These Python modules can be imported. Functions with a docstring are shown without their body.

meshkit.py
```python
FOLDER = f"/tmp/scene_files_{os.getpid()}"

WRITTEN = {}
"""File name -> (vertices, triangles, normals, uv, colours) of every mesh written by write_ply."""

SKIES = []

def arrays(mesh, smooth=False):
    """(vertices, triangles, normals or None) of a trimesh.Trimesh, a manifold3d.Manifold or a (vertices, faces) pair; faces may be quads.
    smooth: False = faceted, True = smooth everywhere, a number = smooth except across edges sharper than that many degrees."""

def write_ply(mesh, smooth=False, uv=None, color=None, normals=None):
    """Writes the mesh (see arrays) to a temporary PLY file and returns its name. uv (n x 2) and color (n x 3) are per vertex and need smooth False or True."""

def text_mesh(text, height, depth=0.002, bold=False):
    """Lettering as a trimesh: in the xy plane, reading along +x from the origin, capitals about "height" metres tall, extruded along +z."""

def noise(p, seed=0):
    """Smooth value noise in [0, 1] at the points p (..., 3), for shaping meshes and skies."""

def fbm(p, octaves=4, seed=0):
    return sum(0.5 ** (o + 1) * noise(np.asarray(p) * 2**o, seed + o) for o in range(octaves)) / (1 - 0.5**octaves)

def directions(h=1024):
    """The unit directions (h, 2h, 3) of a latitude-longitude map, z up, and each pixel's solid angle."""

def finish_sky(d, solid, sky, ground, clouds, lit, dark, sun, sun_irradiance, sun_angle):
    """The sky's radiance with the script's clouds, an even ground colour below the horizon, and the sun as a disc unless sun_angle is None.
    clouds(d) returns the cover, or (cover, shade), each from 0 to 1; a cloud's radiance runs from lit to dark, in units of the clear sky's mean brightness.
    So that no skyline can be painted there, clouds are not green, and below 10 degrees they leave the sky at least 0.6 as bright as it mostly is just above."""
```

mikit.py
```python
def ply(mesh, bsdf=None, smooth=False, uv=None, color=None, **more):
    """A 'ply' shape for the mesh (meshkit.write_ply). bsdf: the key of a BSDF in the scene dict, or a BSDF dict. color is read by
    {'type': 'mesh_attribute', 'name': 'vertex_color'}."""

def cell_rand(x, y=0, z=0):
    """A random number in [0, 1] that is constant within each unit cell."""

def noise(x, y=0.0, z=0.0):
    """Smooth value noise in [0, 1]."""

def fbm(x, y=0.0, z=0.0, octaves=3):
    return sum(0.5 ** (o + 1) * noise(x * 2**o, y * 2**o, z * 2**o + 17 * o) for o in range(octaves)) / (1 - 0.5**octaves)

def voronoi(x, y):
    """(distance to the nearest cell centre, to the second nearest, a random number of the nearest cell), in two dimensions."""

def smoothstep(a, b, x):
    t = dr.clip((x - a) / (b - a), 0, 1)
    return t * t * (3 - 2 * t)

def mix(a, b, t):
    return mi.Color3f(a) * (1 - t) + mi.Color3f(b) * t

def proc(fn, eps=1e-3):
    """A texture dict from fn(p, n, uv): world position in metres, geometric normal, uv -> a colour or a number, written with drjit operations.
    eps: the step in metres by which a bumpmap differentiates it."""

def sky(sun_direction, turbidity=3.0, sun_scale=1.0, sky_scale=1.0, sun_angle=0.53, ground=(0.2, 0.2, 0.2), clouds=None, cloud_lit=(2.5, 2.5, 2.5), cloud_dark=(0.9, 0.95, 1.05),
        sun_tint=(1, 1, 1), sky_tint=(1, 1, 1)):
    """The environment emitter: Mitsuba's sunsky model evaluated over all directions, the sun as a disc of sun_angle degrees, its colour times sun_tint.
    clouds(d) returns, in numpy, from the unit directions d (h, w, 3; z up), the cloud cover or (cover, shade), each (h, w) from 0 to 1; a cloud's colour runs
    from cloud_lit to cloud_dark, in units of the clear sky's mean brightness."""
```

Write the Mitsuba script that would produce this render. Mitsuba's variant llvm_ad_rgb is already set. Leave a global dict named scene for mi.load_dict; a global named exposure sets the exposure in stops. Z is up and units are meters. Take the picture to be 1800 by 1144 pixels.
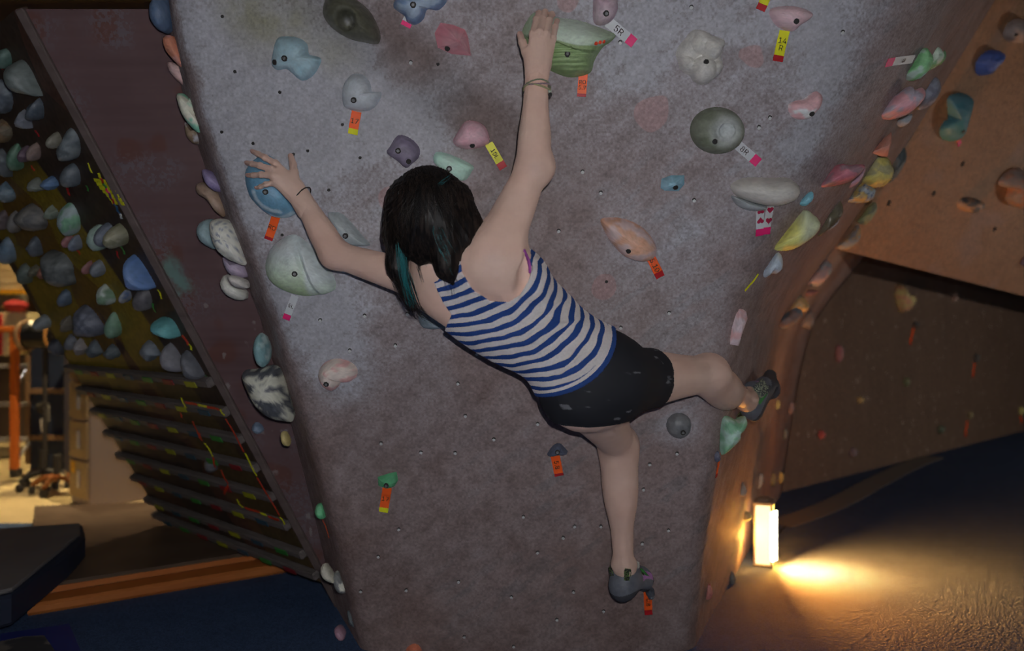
import math, random
import numpy as np, trimesh, manifold3d
import drjit as dr
import mitsuba as mi
import mikit, meshkit
from mikit import proc, noise, fbm, voronoi, smoothstep, mix
from scipy.spatial import Delaunay

# ---------------------------------------------------------------- camera, light, exposure
T = mi.ScalarTransform4f
CAM_H, F = 1.1, 1500.0                       # lens height (m), focal length in pixels of the 1800 px wide frame
scene, labels = {}, {}
exposure = 0.0
scene['camera'] = {'type': 'thinlens', 'aperture_radius': 0.0085, 'focus_distance': 2.38, 'fov': 2 * math.degrees(math.atan(900 / F)), 'fov_axis': 'x', 'near_clip': 0.05, 'far_clip': 60.0,
                   'to_world': T().look_at(origin=[0, 0, CAM_H], target=[0, 1, CAM_H], up=[0, 0, 1])}
# the camera's flash, a few centimetres above the lens
scene['flash'] = {'type': 'point', 'position': [0.035, -0.02, CAM_H + 0.07], 'intensity': {'type': 'rgb', 'value': [6.6, 6.55, 6.65]}}
# dim room light
scene['ambient'] = {'type': 'constant', 'radiance': {'type': 'rgb', 'value': [0.011, 0.0095, 0.009]}}
# a work lamp of the hall, standing beyond the right edge of the photograph
scene['hall_lamp'] = {'type': 'point', 'position': [6.4, 4.4, 0.62], 'intensity': {'type': 'rgb', 'value': [6.0, 4.9, 4.0]}}
def lin(c):
    c = np.asarray(c, float) / 255.0
    return np.where(c <= 0.04045, c / 12.92, ((c + 0.055) / 1.055) ** 2.4)
def alb(r, g, b, k=2.0, top=0.85):
    return np.clip(lin((r, g, b)) * k, 0.004, top)

# ---------------------------------------------------------------- bookkeeping
used = {}
def numbered(name):
    n = used.get(name, -1) + 1
    used[name] = n
    return name if n == 0 else f'{name}_{n:03d}'
def tag(key, label=None, cat=None, group=None, kind=None):
    d = labels.setdefault(key, {})
    for k, v in (('label', label), ('category', cat), ('group', group), ('kind', kind)):
        if v: d[k] = v
    return key
def put(name, mesh, bsdf, parent=None, **kw):
    key = numbered((parent + '__' if parent else '') + name)
    scene[key] = mikit.ply(mesh, bsdf, **kw) if not isinstance(mesh, dict) else {**mesh}
    return key
def thing(name, label, cat, group=None):
    return tag(numbered(name), label, cat, group)
def struct(name, mesh, bsdf, label=None, **kw):
    return tag(put(name, mesh, bsdf, **kw), label, None, None, 'structure')

def rgb(c): return {'type': 'rgb', 'value': [float(x) for x in c]}
def mat(name, color, rough=0.6, metallic=0.0, spec=0.4, bump=None, bump_scale=1.0, **more):
    b = {'type': 'principled', 'base_color': color if isinstance(color, dict) else rgb(color), 'roughness': float(rough), 'metallic': float(metallic), 'specular': float(spec), **more}
    if bump is not None:
        b = {'type': 'bumpmap', 'arbitrary': bump, 'scale': float(bump_scale), 'bsdf': b}
    scene['m_' + name] = {'type': 'twosided', 'bsdf': b}
    return 'm_' + name
def emit(c): return {'type': 'area', 'radiance': rgb(c)}

# ---------------------------------------------------------------- geometry helpers
V = lambda *a: np.array(a, float)
unit = lambda v: np.asarray(v, float) / np.linalg.norm(v)
def ray(px, py): return V((px - 900) / F, 1.0, -(py - 572) / F)
EYE = V(0, 0, CAM_H)
def at(px, py, y): return EYE + ray(px, py) * y               # a point of the place, from a pixel of the photograph and its distance
def on_floor(px, py, z=0.0): return EYE + ray(px, py) * ((CAM_H - z) * F / (py - 572))
def on_plane(px, py, p0, n):
    r = ray(px, py)
    return EYE + r * (np.dot(p0 - EYE, n) / np.dot(r, n))
def cat(*ms): return trimesh.util.concatenate([m for m in ms])
def box(size, c=(0, 0, 0), X=None, Y=None, Z=None, bevel=0.0):
    s = np.asarray(size, float)
    if bevel > 0:
        b = min(bevel, 0.45 * s.min())
        pts = [sx * V(*(s / 2 - (b * (V(1, 1, 1) - e)))) for sx in [V(i, j, k) for i in (-1, 1) for j in (-1, 1) for k in (-1, 1)] for e in np.eye(3)]
        h = manifold3d.Manifold.hull_points(np.array(pts))
        me = h.to_mesh(); m = trimesh.Trimesh(me.vert_properties[:, :3], me.tri_verts, process=False)
    else:
        m = trimesh.creation.box(s)
    R = np.eye(4)
    if X is not None: R[:3, 0], R[:3, 1], R[:3, 2] = X, Y, Z
    R[:3, 3] = c
    m.apply_transform(R)
    return m
def frame(n, up=(0, 0, 1)):
    n = unit(n); u = np.cross(up, n)
    u = unit(u) if np.linalg.norm(u) > 1e-6 else V(1, 0, 0)
    return u, np.cross(n, u), n                                   # right, up, normal as seen by someone facing the surface
def place(m, p, u, v, n):
    R = np.eye(4); R[:3, 0], R[:3, 1], R[:3, 2], R[:3, 3] = u, v, n, p
    m = m.copy(); m.apply_transform(R)
    return m
def tube(pts, rad, n=8, closed=False):
    """a round tube through the points, radius per point, ends closed"""
    P = np.asarray(pts, float); r = np.broadcast_to(np.asarray(rad, float), len(P))
    tan = np.gradient(P, axis=0)
    if closed: tan = np.roll(P, -1, 0) - np.roll(P, 1, 0)
    tan /= np.linalg.norm(tan, axis=1, keepdims=True) + 1e-12
    a = np.cross(tan[0], [0.3, 0.5, 0.81]); a /= np.linalg.norm(a)
    vs = []
    for p, t, q in zip(P, tan, r):
        a = a - t * np.dot(a, t); a /= np.linalg.norm(a); b = np.cross(t, a)
        th = np.arange(n) * 2 * np.pi / n
        vs.append(p + q * (np.cos(th)[:, None] * a + np.sin(th)[:, None] * b))
    v = np.vstack(vs); f = []
    m = len(P)
    for i in range(m if closed else m - 1):
        for k in range(n):
            a0, a1 = i * n + k, i * n + (k + 1) % n
            b0, b1 = ((i + 1) % m) * n + k, ((i + 1) % m) * n + (k + 1) % n
            f += [[a0, a1, b1], [a0, b1, b0]]
    if not closed:
        v = np.vstack([v, P[0], P[-1]])
        for k in range(n):
            f += [[(k + 1) % n, k, len(v) - 2], [(m - 1) * n + k, (m - 1) * n + (k + 1) % n, len(v) - 1]]
    return trimesh.Trimesh(v, f, process=False)
def spline(pts, per=6, closed=True):
    P = np.asarray(pts, float); n = len(P); out = []
    rng = range(n) if closed else range(n - 1)
    for i in rng:
        if closed: p0, p1, p2, p3 = P[i - 1], P[i], P[(i + 1) % n], P[(i + 2) % n]
        else: p0, p1, p2, p3 = P[max(i - 1, 0)], P[i], P[i + 1], P[min(i + 2, n - 1)]
        for t in np.arange(per) / per:
            out.append(0.5 * (2 * p1 + (p2 - p0) * t + (2 * p0 - 5 * p1 + 4 * p2 - p3) * t ** 2 + (3 * p1 - p0 - 3 * p2 + p3) * t ** 3))
    if not closed: out.append(P[-1])
    return np.array(out)
def slab(poly, n, thick):
    """a flat panel: the polygon (3-D points) is its front, thick its depth behind the face whose normal is n"""
    poly = np.asarray(poly, float); k = len(poly); n = unit(n)
    c = poly.mean(0); area = sum(np.cross(poly[i] - c, poly[(i + 1) % k] - c) for i in range(k))
    if np.dot(area, n) < 0: poly = poly[::-1]
    v = np.vstack([poly, poly - n * thick]); f = []
    for i in range(1, k - 1): f += [[0, i, i + 1], [k, k + i + 1, k + i]]
    for i in range(k): j = (i + 1) % k; f += [[i, k + i, k + j], [i, k + j, j]]
    return trimesh.Trimesh(v, f, process=False)
def lathe(profile, n=24):
    """turned about z: profile (r, z) from bottom to top"""
    m = trimesh.creation.revolve(np.asarray(profile, float), sections=n)
    return m
# ---------------------------------------------------------------- the setting: climbing walls, floor
rng = np.random.default_rng(7)
K_LEAN, Y_BASE = 0.293, 2.88                                       # overhang of the main wall
N_FRONT = unit(V(0, -1, -K_LEAN)); P_FRONT = V(0, Y_BASE, 0)
def fp(px, py): return on_plane(px, py, P_FRONT, N_FRONT)
_L = np.array([fp(*p) for p in [(300, 0), (318, 90), (345, 190), (380, 290), (430, 430), (480, 560), (540, 760), (590, 950), (637, 1144)]])
_R = np.array([fp(*p) for p in [(1655, 0), (1560, 150), (1440, 330), (1350, 460), (1287, 560), (1268, 640), (1245, 800), (1215, 1144)]])
def x_left(z): return np.interp(z, _L[::-1, 2], _L[::-1, 0])
_rz, _rx = np.append(_R[::-1, 2], 2.9), np.append(_R[::-1, 0], 1.62)
def x_right(z): return (np.interp(z - 0.05, _rz, _rx) + np.interp(z, _rz, _rx) + np.interp(z + 0.05, _rz, _rx)) / 3
def y_front(x, z):
    g0, g1 = fp(560, -40), fp(960, 260)                           # a shallow groove runs down to the right
    dx, dz = g1[0] - g0[0], g1[2] - g0[2]; l = math.hypot(dx, dz)
    t = ((x - g0[0]) * dx + (z - g0[2]) * dz) / l; s = ((x - g0[0]) * dz - (z - g0[2]) * dx) / l
    groove = 0.022 * np.exp(-(s / 0.07) ** 2) * np.clip(1.15 - t / l, 0, 1)
    p = np.stack([x * 1.6, z * 1.6, 0 * x + 3.3], -1)
    return Y_BASE - K_LEAN * z + groove + 0.03 * (meshkit.fbm(p, 3, 5) - 0.5)
def pillar(x, y, z):
    """negative inside the main wall"""
    x, y, z = np.broadcast_arrays(*(np.asarray(a, float) for a in (x, y, z)))
    yf = y_front(x, z); back = y - (Y_BASE - K_LEAN * z)
    a = (yf - y) / math.sqrt(1 + K_LEAN ** 2)
    bulge = 0.06 * np.exp(-((z - 0.9) / 0.4) ** 2 - ((y - 3.1) / 0.5) ** 2)
    wave = 0.02 * (meshkit.fbm(np.stack([y * 2, z * 2, 0 * x], -1), 2, 9) - 0.5)
    b = (x - x_right(z) - 0.425 * back - bulge - wave) / 1.087
    c = (x_left(z) - 0.40 * back - x) / 1.077
    def smax(p, q, k):
        h = np.maximum(k - np.abs(p - q), 0) / k
        return np.maximum(p, q) + h * h * k * 0.25
    return smax(smax(a, b, 0.06 + 0.22 * np.clip((z - 1.0) / 0.7, 0, 1)), c, 0.05)
def hit(px, py, y0=1.9, y1=6.5):
    """where the line of sight through a pixel meets the main wall, and the wall's normal there"""
    r = ray(px, py); t = np.linspace(y0, y1, 1800)
    P = EYE + t[:, None] * r; f = pillar(P[:, 0], P[:, 1], P[:, 2])
    i = int(np.argmax(f < 0))
    if f[i] >= 0: i = int(np.argmin(f))
    elif i > 0: t[i] = t[i - 1] + (t[i] - t[i - 1]) * f[i - 1] / (f[i - 1] - f[i])
    return EYE + t[i] * r, normal(EYE + t[i] * r)
def normal(p):
    e = 0.012; g = V(*[pillar(*(p + d)) - pillar(*(p - d)) for d in np.eye(3) * e])
    return unit(g)
def pillar_mesh():
    c = V(0.75, 4.6)
    zs = np.concatenate([np.arange(-0.03, 2.3, 0.0115), np.arange(2.3, 2.95, 0.05)])
    tx = np.concatenate([[V(-1.6, 4.6), V(-1.6, 4.0), V(-1.5, 3.5)], np.stack([np.linspace(-1.45, 1.75, 330), np.full(330, 2.5)], 1),
                         np.stack([np.linspace(1.75, 2.1, 60), np.linspace(2.55, 5.5, 60)], 1), [V(2.2, 5.9), V(2.2, 6.3)]])
    d = tx - c; d /= np.linalg.norm(d, axis=1, keepdims=True)
    Z, _ = np.meshgrid(zs, np.arange(len(d)), indexing='ij')
    lo, hi = np.zeros(Z.shape), np.full(Z.shape, 3.6)
    for _ in range(18):
        m = (lo + hi) / 2
        inside = pillar(c[0] + d[:, 0] * m, c[1] + d[:, 1] * m, Z) < 0
        lo, hi = np.where(inside, m, lo), np.where(inside, hi, m)
    P = np.stack([c[0] + d[:, 0] * lo, c[1] + d[:, 1] * lo, Z], -1)
    nz, nx = Z.shape; v = P.reshape(-1, 3); r0 = np.arange(nz - 1)[:, None] * nx; a_, b_ = r0 + np.arange(nx), r0 + (np.arange(nx) + 1) % nx
    f = np.concatenate([np.stack([a_, b_, b_ + nx], -1).reshape(-1, 3), np.stack([a_, b_ + nx, a_ + nx], -1).reshape(-1, 3)])
    v = np.vstack([v, [c[0], c[1] + 0.5, zs[0]], [c[0], c[1] + 0.5, zs[-1]]])
    j = np.arange(nx); j1 = (j + 1) % nx; n = len(v)
    f = np.vstack([f, np.stack([j1, j, 0 * j + n - 2], 1), np.stack([(nz - 1) * nx + j, (nz - 1) * nx + j1, 0 * j + n - 1], 1)])
    m = trimesh.Trimesh(v, f, process=False)
    if m.volume < 0: m.invert()
    return m

# paint left where holds were taken off (pink undercoat), chalk worn into the wall around the holds
GHOSTS = [(1150, 197, 34, .07), (1330, 98, 30, .06), (1058, 503, 26, .05), (683, 347, 22, .05), (1000, 0, 26, .06), (600, 348, 0.1, .01)]
CHALK = [(520, 100, .28), (630, 165, .25), (480, 300, .3), (530, 470, .22), (840, 235, .25), (1000, 160, .38), (1230, 100, .3), (1260, 230, .3), (1340, 320, .22),
         (1420, 180, .25), (600, 650, .16), (1190, 750, .1), (720, 60, .35), (1390, 40, .3), (380, 120, .3), (420, 250, .25), (560, 560, .22)]
_g0, _g1 = fp(590, 10), fp(960, 300)
_gd = [float(q) for q in unit(V(_g1[0] - _g0[0], _g1[2] - _g0[2]))]
def fleck(c, p, k): return sum(w * smoothstep(r, r * 0.15, dr.sqrt(dr.square(p.x - q[0]) + dr.square(p.z - q[2]))) for q, r, w in c)
_gh = [(fp(x, y), s / 480.0, 1.0) for x, y, s, _ in GHOSTS if s > 1]
_ch = [(fp(x, y), r, 0.34) for x, y, r in CHALK]
_mo = [(fp(x, y), r, w) for x, y, r, w in [(470, 30, .16, .9), (600, 100, .1, .5), (550, 60, .12, .5), (420, 10, .12, .5)]]
def wall_color(p, n, uv):
    big = fbm(p.x * 2.3 + 4, p.z * 2.3, p.y * 2.3, 4)
    streak = fbm((p.x * 0.8 + p.z * 0.6) * 9, (p.z * 0.8 - p.x * 0.6) * 34, p.y * 9, 3)
    fine = fbm(p.x * 160, p.z * 160, p.y * 160, 2)
    mid = fbm(p.x * 26, p.z * 26, p.y * 26, 3)
    base = mix((0.185, 0.118, 0.102), (0.285, 0.205, 0.190), smoothstep(0.3, 0.72, 0.55 * big + 0.45 * mid))
    base = mix(base, mi.Color3f(0.13, 0.105, 0.10), 0.6 * smoothstep(0.55, 0.7, streak) * smoothstep(0.45, 0.62, big))
    front = smoothstep(0.72, 0.95, -n.y)
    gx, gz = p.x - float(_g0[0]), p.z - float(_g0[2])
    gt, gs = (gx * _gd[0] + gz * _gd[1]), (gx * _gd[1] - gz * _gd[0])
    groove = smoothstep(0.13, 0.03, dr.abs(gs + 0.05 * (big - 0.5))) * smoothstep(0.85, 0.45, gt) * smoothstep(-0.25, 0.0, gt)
    c = (0.10 + fleck(_ch, p, 1) + 0.30 * smoothstep(0.55, 1.6, p.z)) * (0.35 + 0.65 * front)
    patch = fbm(p.x * 3.1 + 9, p.z * 3.1 + 2, p.y * 2, 3)
    c = c * (0.55 + 1.1 * smoothstep(0.34, 0.62, patch))
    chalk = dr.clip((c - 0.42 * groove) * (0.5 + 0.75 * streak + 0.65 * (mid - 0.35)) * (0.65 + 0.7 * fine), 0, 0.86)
    col = mix(base, mi.Color3f(0.43, 0.44, 0.485), chalk)
    edge = fleck([(q, r * (1.0), 1) for q, r, w in _gh], p + 0.0, 1)
    wob = fbm(p.x * 22, p.z * 22, p.y * 22, 2)
    ghost = smoothstep(0.20, 0.26, edge * 0.62 + 0.9 * (fbm(p.x * 13 + 3, p.z * 13, p.y * 3, 2) - 0.5) * smoothstep(0.0, 0.2, edge)) * 0.75
    col = mix(col, mi.Color3f(0.42, 0.27, 0.27), ghost)
    col = mix(col, mi.Color3f(0.22, 0.21, 0.09), dr.clip(fleck(_mo, p, 1) * (0.15 + mid * 0.9) * 0.8, 0, 0.8))
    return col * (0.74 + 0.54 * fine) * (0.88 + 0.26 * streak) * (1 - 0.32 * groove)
def wall_bump(p, n, uv):
    a = fbm(p.x * 55, p.z * 55, p.y * 55, 3)
    s = fbm((p.x * 0.8 + p.z * 0.6) * 40, (p.z * 0.8 - p.x * 0.6) * 160, p.y * 40, 2)
    g = fbm(p.y * 120, p.x * 120, p.z * 10, 2)                     # drips along the side wall
    side = smoothstep(0.8, 0.55, -n.y)
    return 0.0036 * a + 0.0016 * s * (1 - side) + 0.004 * side * g
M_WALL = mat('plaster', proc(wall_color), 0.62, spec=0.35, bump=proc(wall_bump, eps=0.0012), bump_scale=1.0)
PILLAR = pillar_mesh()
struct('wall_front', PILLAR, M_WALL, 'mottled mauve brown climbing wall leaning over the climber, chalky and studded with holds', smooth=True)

# --- the overhanging training board (left) and the brown panel between it and the main wall
B0, B_ALONG = V(-0.75, 3.29, 0.15), unit(V(-0.71, 0.704, 0))
B_LEAN = V(-0.704, -0.71, 0) * 0.55 + V(0, 0, 1)                     # per metre of height
def board(t, z, off=0.0): return B0 + B_ALONG * t + B_LEAN * (z - 0.15) + N_BOARD * off
N_BOARD = unit(np.cross(B_ALONG, B_LEAN)); N_BOARD = N_BOARD if N_BOARD[1] < 0 else -N_BOARD
B_UP = unit(B_LEAN - 0)
def on_board(px, py): return on_plane(px, py, B0, N_BOARD)
B_W = 1.465
def board_color(p, n, uv):
    q = p - mi.Point3f(*[float(x) for x in B0])
    t = q.x * float(B_ALONG[0]) + q.y * float(B_ALONG[1]); z = p.z
    wob = 0.03 * (noise(t * 7, z * 7) - 0.5)
    d1, d2, r1 = voronoi(t * 2.6 + z * 1.2 + wob * 4, z * 2.3 - t * 0.9)
    base = mix((0.034, 0.024, 0.020), (0.075, 0.048, 0.032), fbm(t * 12, z * 12, 0, 3))
    base = mix(base, mi.Color3f(0.10, 0.045, 0.03), smoothstep(0.60, 0.62, r1) * 0.8)
    # two broad mustard bands cross the board
    b1 = dr.abs((t - 0.42) - 0.34 * (z - 0.9) + wob) ; b2 = dr.abs((t - 1.05) + 0.10 * (z - 1.3) + wob)
    lowfade = smoothstep(0.80, 1.05, z + 0.25 * (t - 0.7))
    band = dr.maximum(smoothstep(0.21, 0.19, b1), smoothstep(0.36, 0.34, b2) * smoothstep(0.85, 0.9, z + 0.2 * r1)) * smoothstep(1.75, 1.6, z)
    must = mix((0.30, 0.215, 0.02), (0.23, 0.16, 0.02), fbm(t * 30, z * 30, 0, 3))
    must = mix(must, mi.Color3f(0.16, 0.07, 0.02), smoothstep(0.72, 0.74, r1) * 0.7)
    return mix(base, must, band * (0.16 + 0.84 * lowfade)) * (0.75 + 0.5 * fbm(t * 90, z * 90, 0, 2))
M_BOARD = mat('board_paint', proc(board_color), 0.55)
Z_TOP = 2.045
struct('wall_left_board', slab([board(0, 0.10), board(B_W, 0.10), board(B_W, Z_TOP), board(0, Z_TOP)], N_BOARD, 0.035), M_BOARD,
       'overhanging training board painted in dark brown and mustard, crowded with holds above and wooden rungs below')
WOOD = mat('rung_wood', proc(lambda p, n, uv: mix((0.10, 0.085, 0.08), (0.19, 0.165, 0.155), fbm(p.x * 14, p.y * 14, p.z * 120, 3))), 0.6)
PANEL_N = unit(V(0, -1, -0.40))
P_PANEL = board(0, 0.15)
def panel_color(p, n, uv):
    g = fbm(p.x * 3, p.z * 60, p.y, 3); big = fbm(p.x * 5, p.z * 5, 0, 3); f = fbm(p.x * 120, p.z * 120, 0, 2)
    c = mix((0.105, 0.056, 0.058), (0.185, 0.115, 0.118), 0.5 * g + 0.5 * big)
    c = mix(c, mi.Color3f(0.15, 0.05, 0.03), 0.55 * smoothstep(0.6, 0.72, fbm(p.x * 9, p.z * 9, 3, 2)))
    c = mix(c, mi.Color3f(0.17, 0.17, 0.20), 0.5 * smoothstep(0.5, 0.75, big) * smoothstep(0.4, 0.7, f))
    # scuffs of old paint: a teal smear and pale chalk
    q = on_plane(310, 487, P_PANEL, PANEL_N)
    d = dr.sqrt(dr.square((p.x - float(q[0])) * 1.6 + (p.z - float(q[2])) * 0.5) + dr.square((p.z - float(q[2])) * 0.9))
    sm = smoothstep(0.085, 0.02, d + 0.09 * (fbm(p.x * 40, p.z * 40, 0, 3) - 0.45))
    c = mix(c, mi.Color3f(0.16, 0.30, 0.27), 0.8 * sm)
    return mix(c, mi.Color3f(0.32, 0.30, 0.29), 0.65 * smoothstep(0.72, 0.80, fbm(p.x * 25, p.z * 18, 7, 3)) * smoothstep(1.35, 1.1, p.z))
M_PANEL = mat('brown_panel', proc(panel_color), 0.62)
def panel(px, py): return on_plane(px, py, P_PANEL, PANEL_N)
pl0, pl1 = board(0, Z_TOP), board(0, -0.05)
struct('wall_left', slab([pl1, pl1 + V(0.75, 0, 0), V(-0.35, pl0[1], pl0[2]), pl0], PANEL_N, 0.03), M_PANEL,
       'dark red brown plywood wall leaning out between the training board and the main climbing wall')
# the light edge strip where the board meets the panel
M_TRIM = mat('edge_strip', proc(lambda p, n, uv: mix((0.09, 0.065, 0.06), (0.17, 0.13, 0.12), fbm(p.x * 9, p.y * 9, p.z * 30, 3))), 0.6)
tr = [board(-0.004, z, 0.0) for z in (0.0, Z_TOP)]
eX = unit(tr[1] - tr[0]); eY = unit(np.cross(PANEL_N, eX))
struct('trim_1', box((np.linalg.norm(tr[1] - tr[0]), 0.028, 0.026), (tr[0] + tr[1]) / 2 + 0.012 * V(1, 0, 0), eX, eY, PANEL_N, bevel=0.004), M_TRIM, 'pale wooden edge strip between the training board and the brown panel')

# rungs of the training board, each with its row of coloured marks
MARK = {'green': alb(50, 120, 50, 1.3), 'red': alb(120, 34, 38, 1.3), 'yellow': alb(140, 140, 30, 1.4), 'blue': alb(35, 75, 90, 1.2)}
for k, c in MARK.items(): mat('mark_' + k, c, 0.5)
rung_px = [(378, 668), (409, 720), (434, 768), (459, 818), (491, 871), (515, 920), (544, 971), (558, 1005)]
for i, p in enumerate(rung_px):
    q = on_board(*p); z = q[2]
    w0, w1 = -0.005 if i != 7 else -0.02, B_W + (0.02 if i in (1, 4, 7) else 0.0)
    hgt = 0.034
    c = board((w0 + w1) / 2, z, 0.016)
    key = put('rung', box((w1 - w0, hgt, 0.032), c, B_ALONG, unit(np.cross(N_BOARD, B_ALONG)), N_BOARD, bevel=0.006), WOOD, 'wall_left_board')
    kinds = ['yellow', 'red', 'green', 'blue']
    for j in range(7):
        t = 0.13 + 0.19 * j + 0.05 * ((i * 37 % 11) / 11)
        upv = unit(np.cross(N_BOARD, B_ALONG)); upv = upv if upv[2] > 0 else -upv
        m = box((0.085, 0.022, 0.003), board(t, z, 0.034) + upv * (-0.005), B_ALONG, upv, N_BOARD)
        put('mark', m, 'm_mark_' + kinds[(j + i * 3) % 4], key)

# --- orange overhang on the right with the dark wall under it
S1, S2, S3 = at(1480, 440, 4.0), at(1800, 520, 5.2), at(1735, 30, 3.85)
N_SLAB = unit(np.cross(S2 - S1, S3 - S1)); N_SLAB = N_SLAB if N_SLAB[1] < 0 else -N_SLAB
def on_slab(px, py): return on_plane(px, py, S1, N_SLAB)
def slab_color(p, n, uv):
    big = fbm(p.x * 2.2, p.z * 3, p.y * 2.2, 3); g = fbm(p.x * 9, p.z * 40, p.y * 9, 3); f = fbm(p.x * 90, p.z * 90, p.y * 90, 2)
    c = mix((0.33, 0.165, 0.085), (0.46, 0.265, 0.145), 0.5 * big + 0.5 * g)
    c = mix(c, mi.Color3f(0.38, 0.25, 0.21), 0.55 * smoothstep(0.55, 0.75, fbm(p.x * 4 + 9, p.z * 6, p.y * 4, 3)))
    return c * (0.75 + 0.5 * f)
M_SLAB = mat('orange_wall', proc(slab_color), 0.6, bump=proc(lambda p, n, uv: 0.004 * fbm(p.x * 40, p.z * 40, p.y * 40, 3), eps=0.002))
dS, uS = unit(S2 - S1), unit(S3 - S1)
struct('wall_right', slab([S1 - dS * 0.25 , S2 + dS * 4.2, S2 + dS * 4.2 + uS * 2.6, S1 - dS * 0.25 + uS * 2.6], N_SLAB, 0.10), M_SLAB,
       'orange brown overhanging wall at the right with a few scattered holds')
BW0, BW1 = on_floor(1370, 866), on_floor(1800, 757)
BW_D = unit(BW1 - BW0); N_BACK = unit(np.cross(BW_D, V(0, 0, 1))); N_BACK = N_BACK if N_BACK[1] < 0 else -N_BACK
def on_back(px, py): return on_plane(px, py, BW0, N_BACK)
def back_color(p, n, uv):
    v = fbm(p.x * 16, p.y * 16, p.z * 1.5, 3); f = fbm(p.x * 70, p.z * 70, p.y * 70, 2); b = fbm(p.x * 2, p.z * 2, p.y * 2, 2)
    c = mix((0.135, 0.095, 0.075), (0.21, 0.155, 0.12), 0.5 * v + 0.5 * b)
    return mix(c, mi.Color3f(0.4, 0.36, 0.33), 0.7 * smoothstep(0.73, 0.80, fbm(p.x * 30, p.z * 22, p.y * 30, 2))) * (0.7 + 0.6 * f)
M_BACK = mat('brown_back', proc(back_color), 0.62)
struct('wall_back', slab([BW0 - BW_D * 1.2 + V(0, 0, -.03), BW1 + BW_D * 2.0 + V(0, 0, -.03), BW1 + BW_D * 2.0 + V(0, 0, 3.2), BW0 - BW_D * 1.2 + V(0, 0, 3.2)], N_BACK, 0.08), M_BACK,
       'dark brown climbing wall with small holds under the orange overhang')

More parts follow.
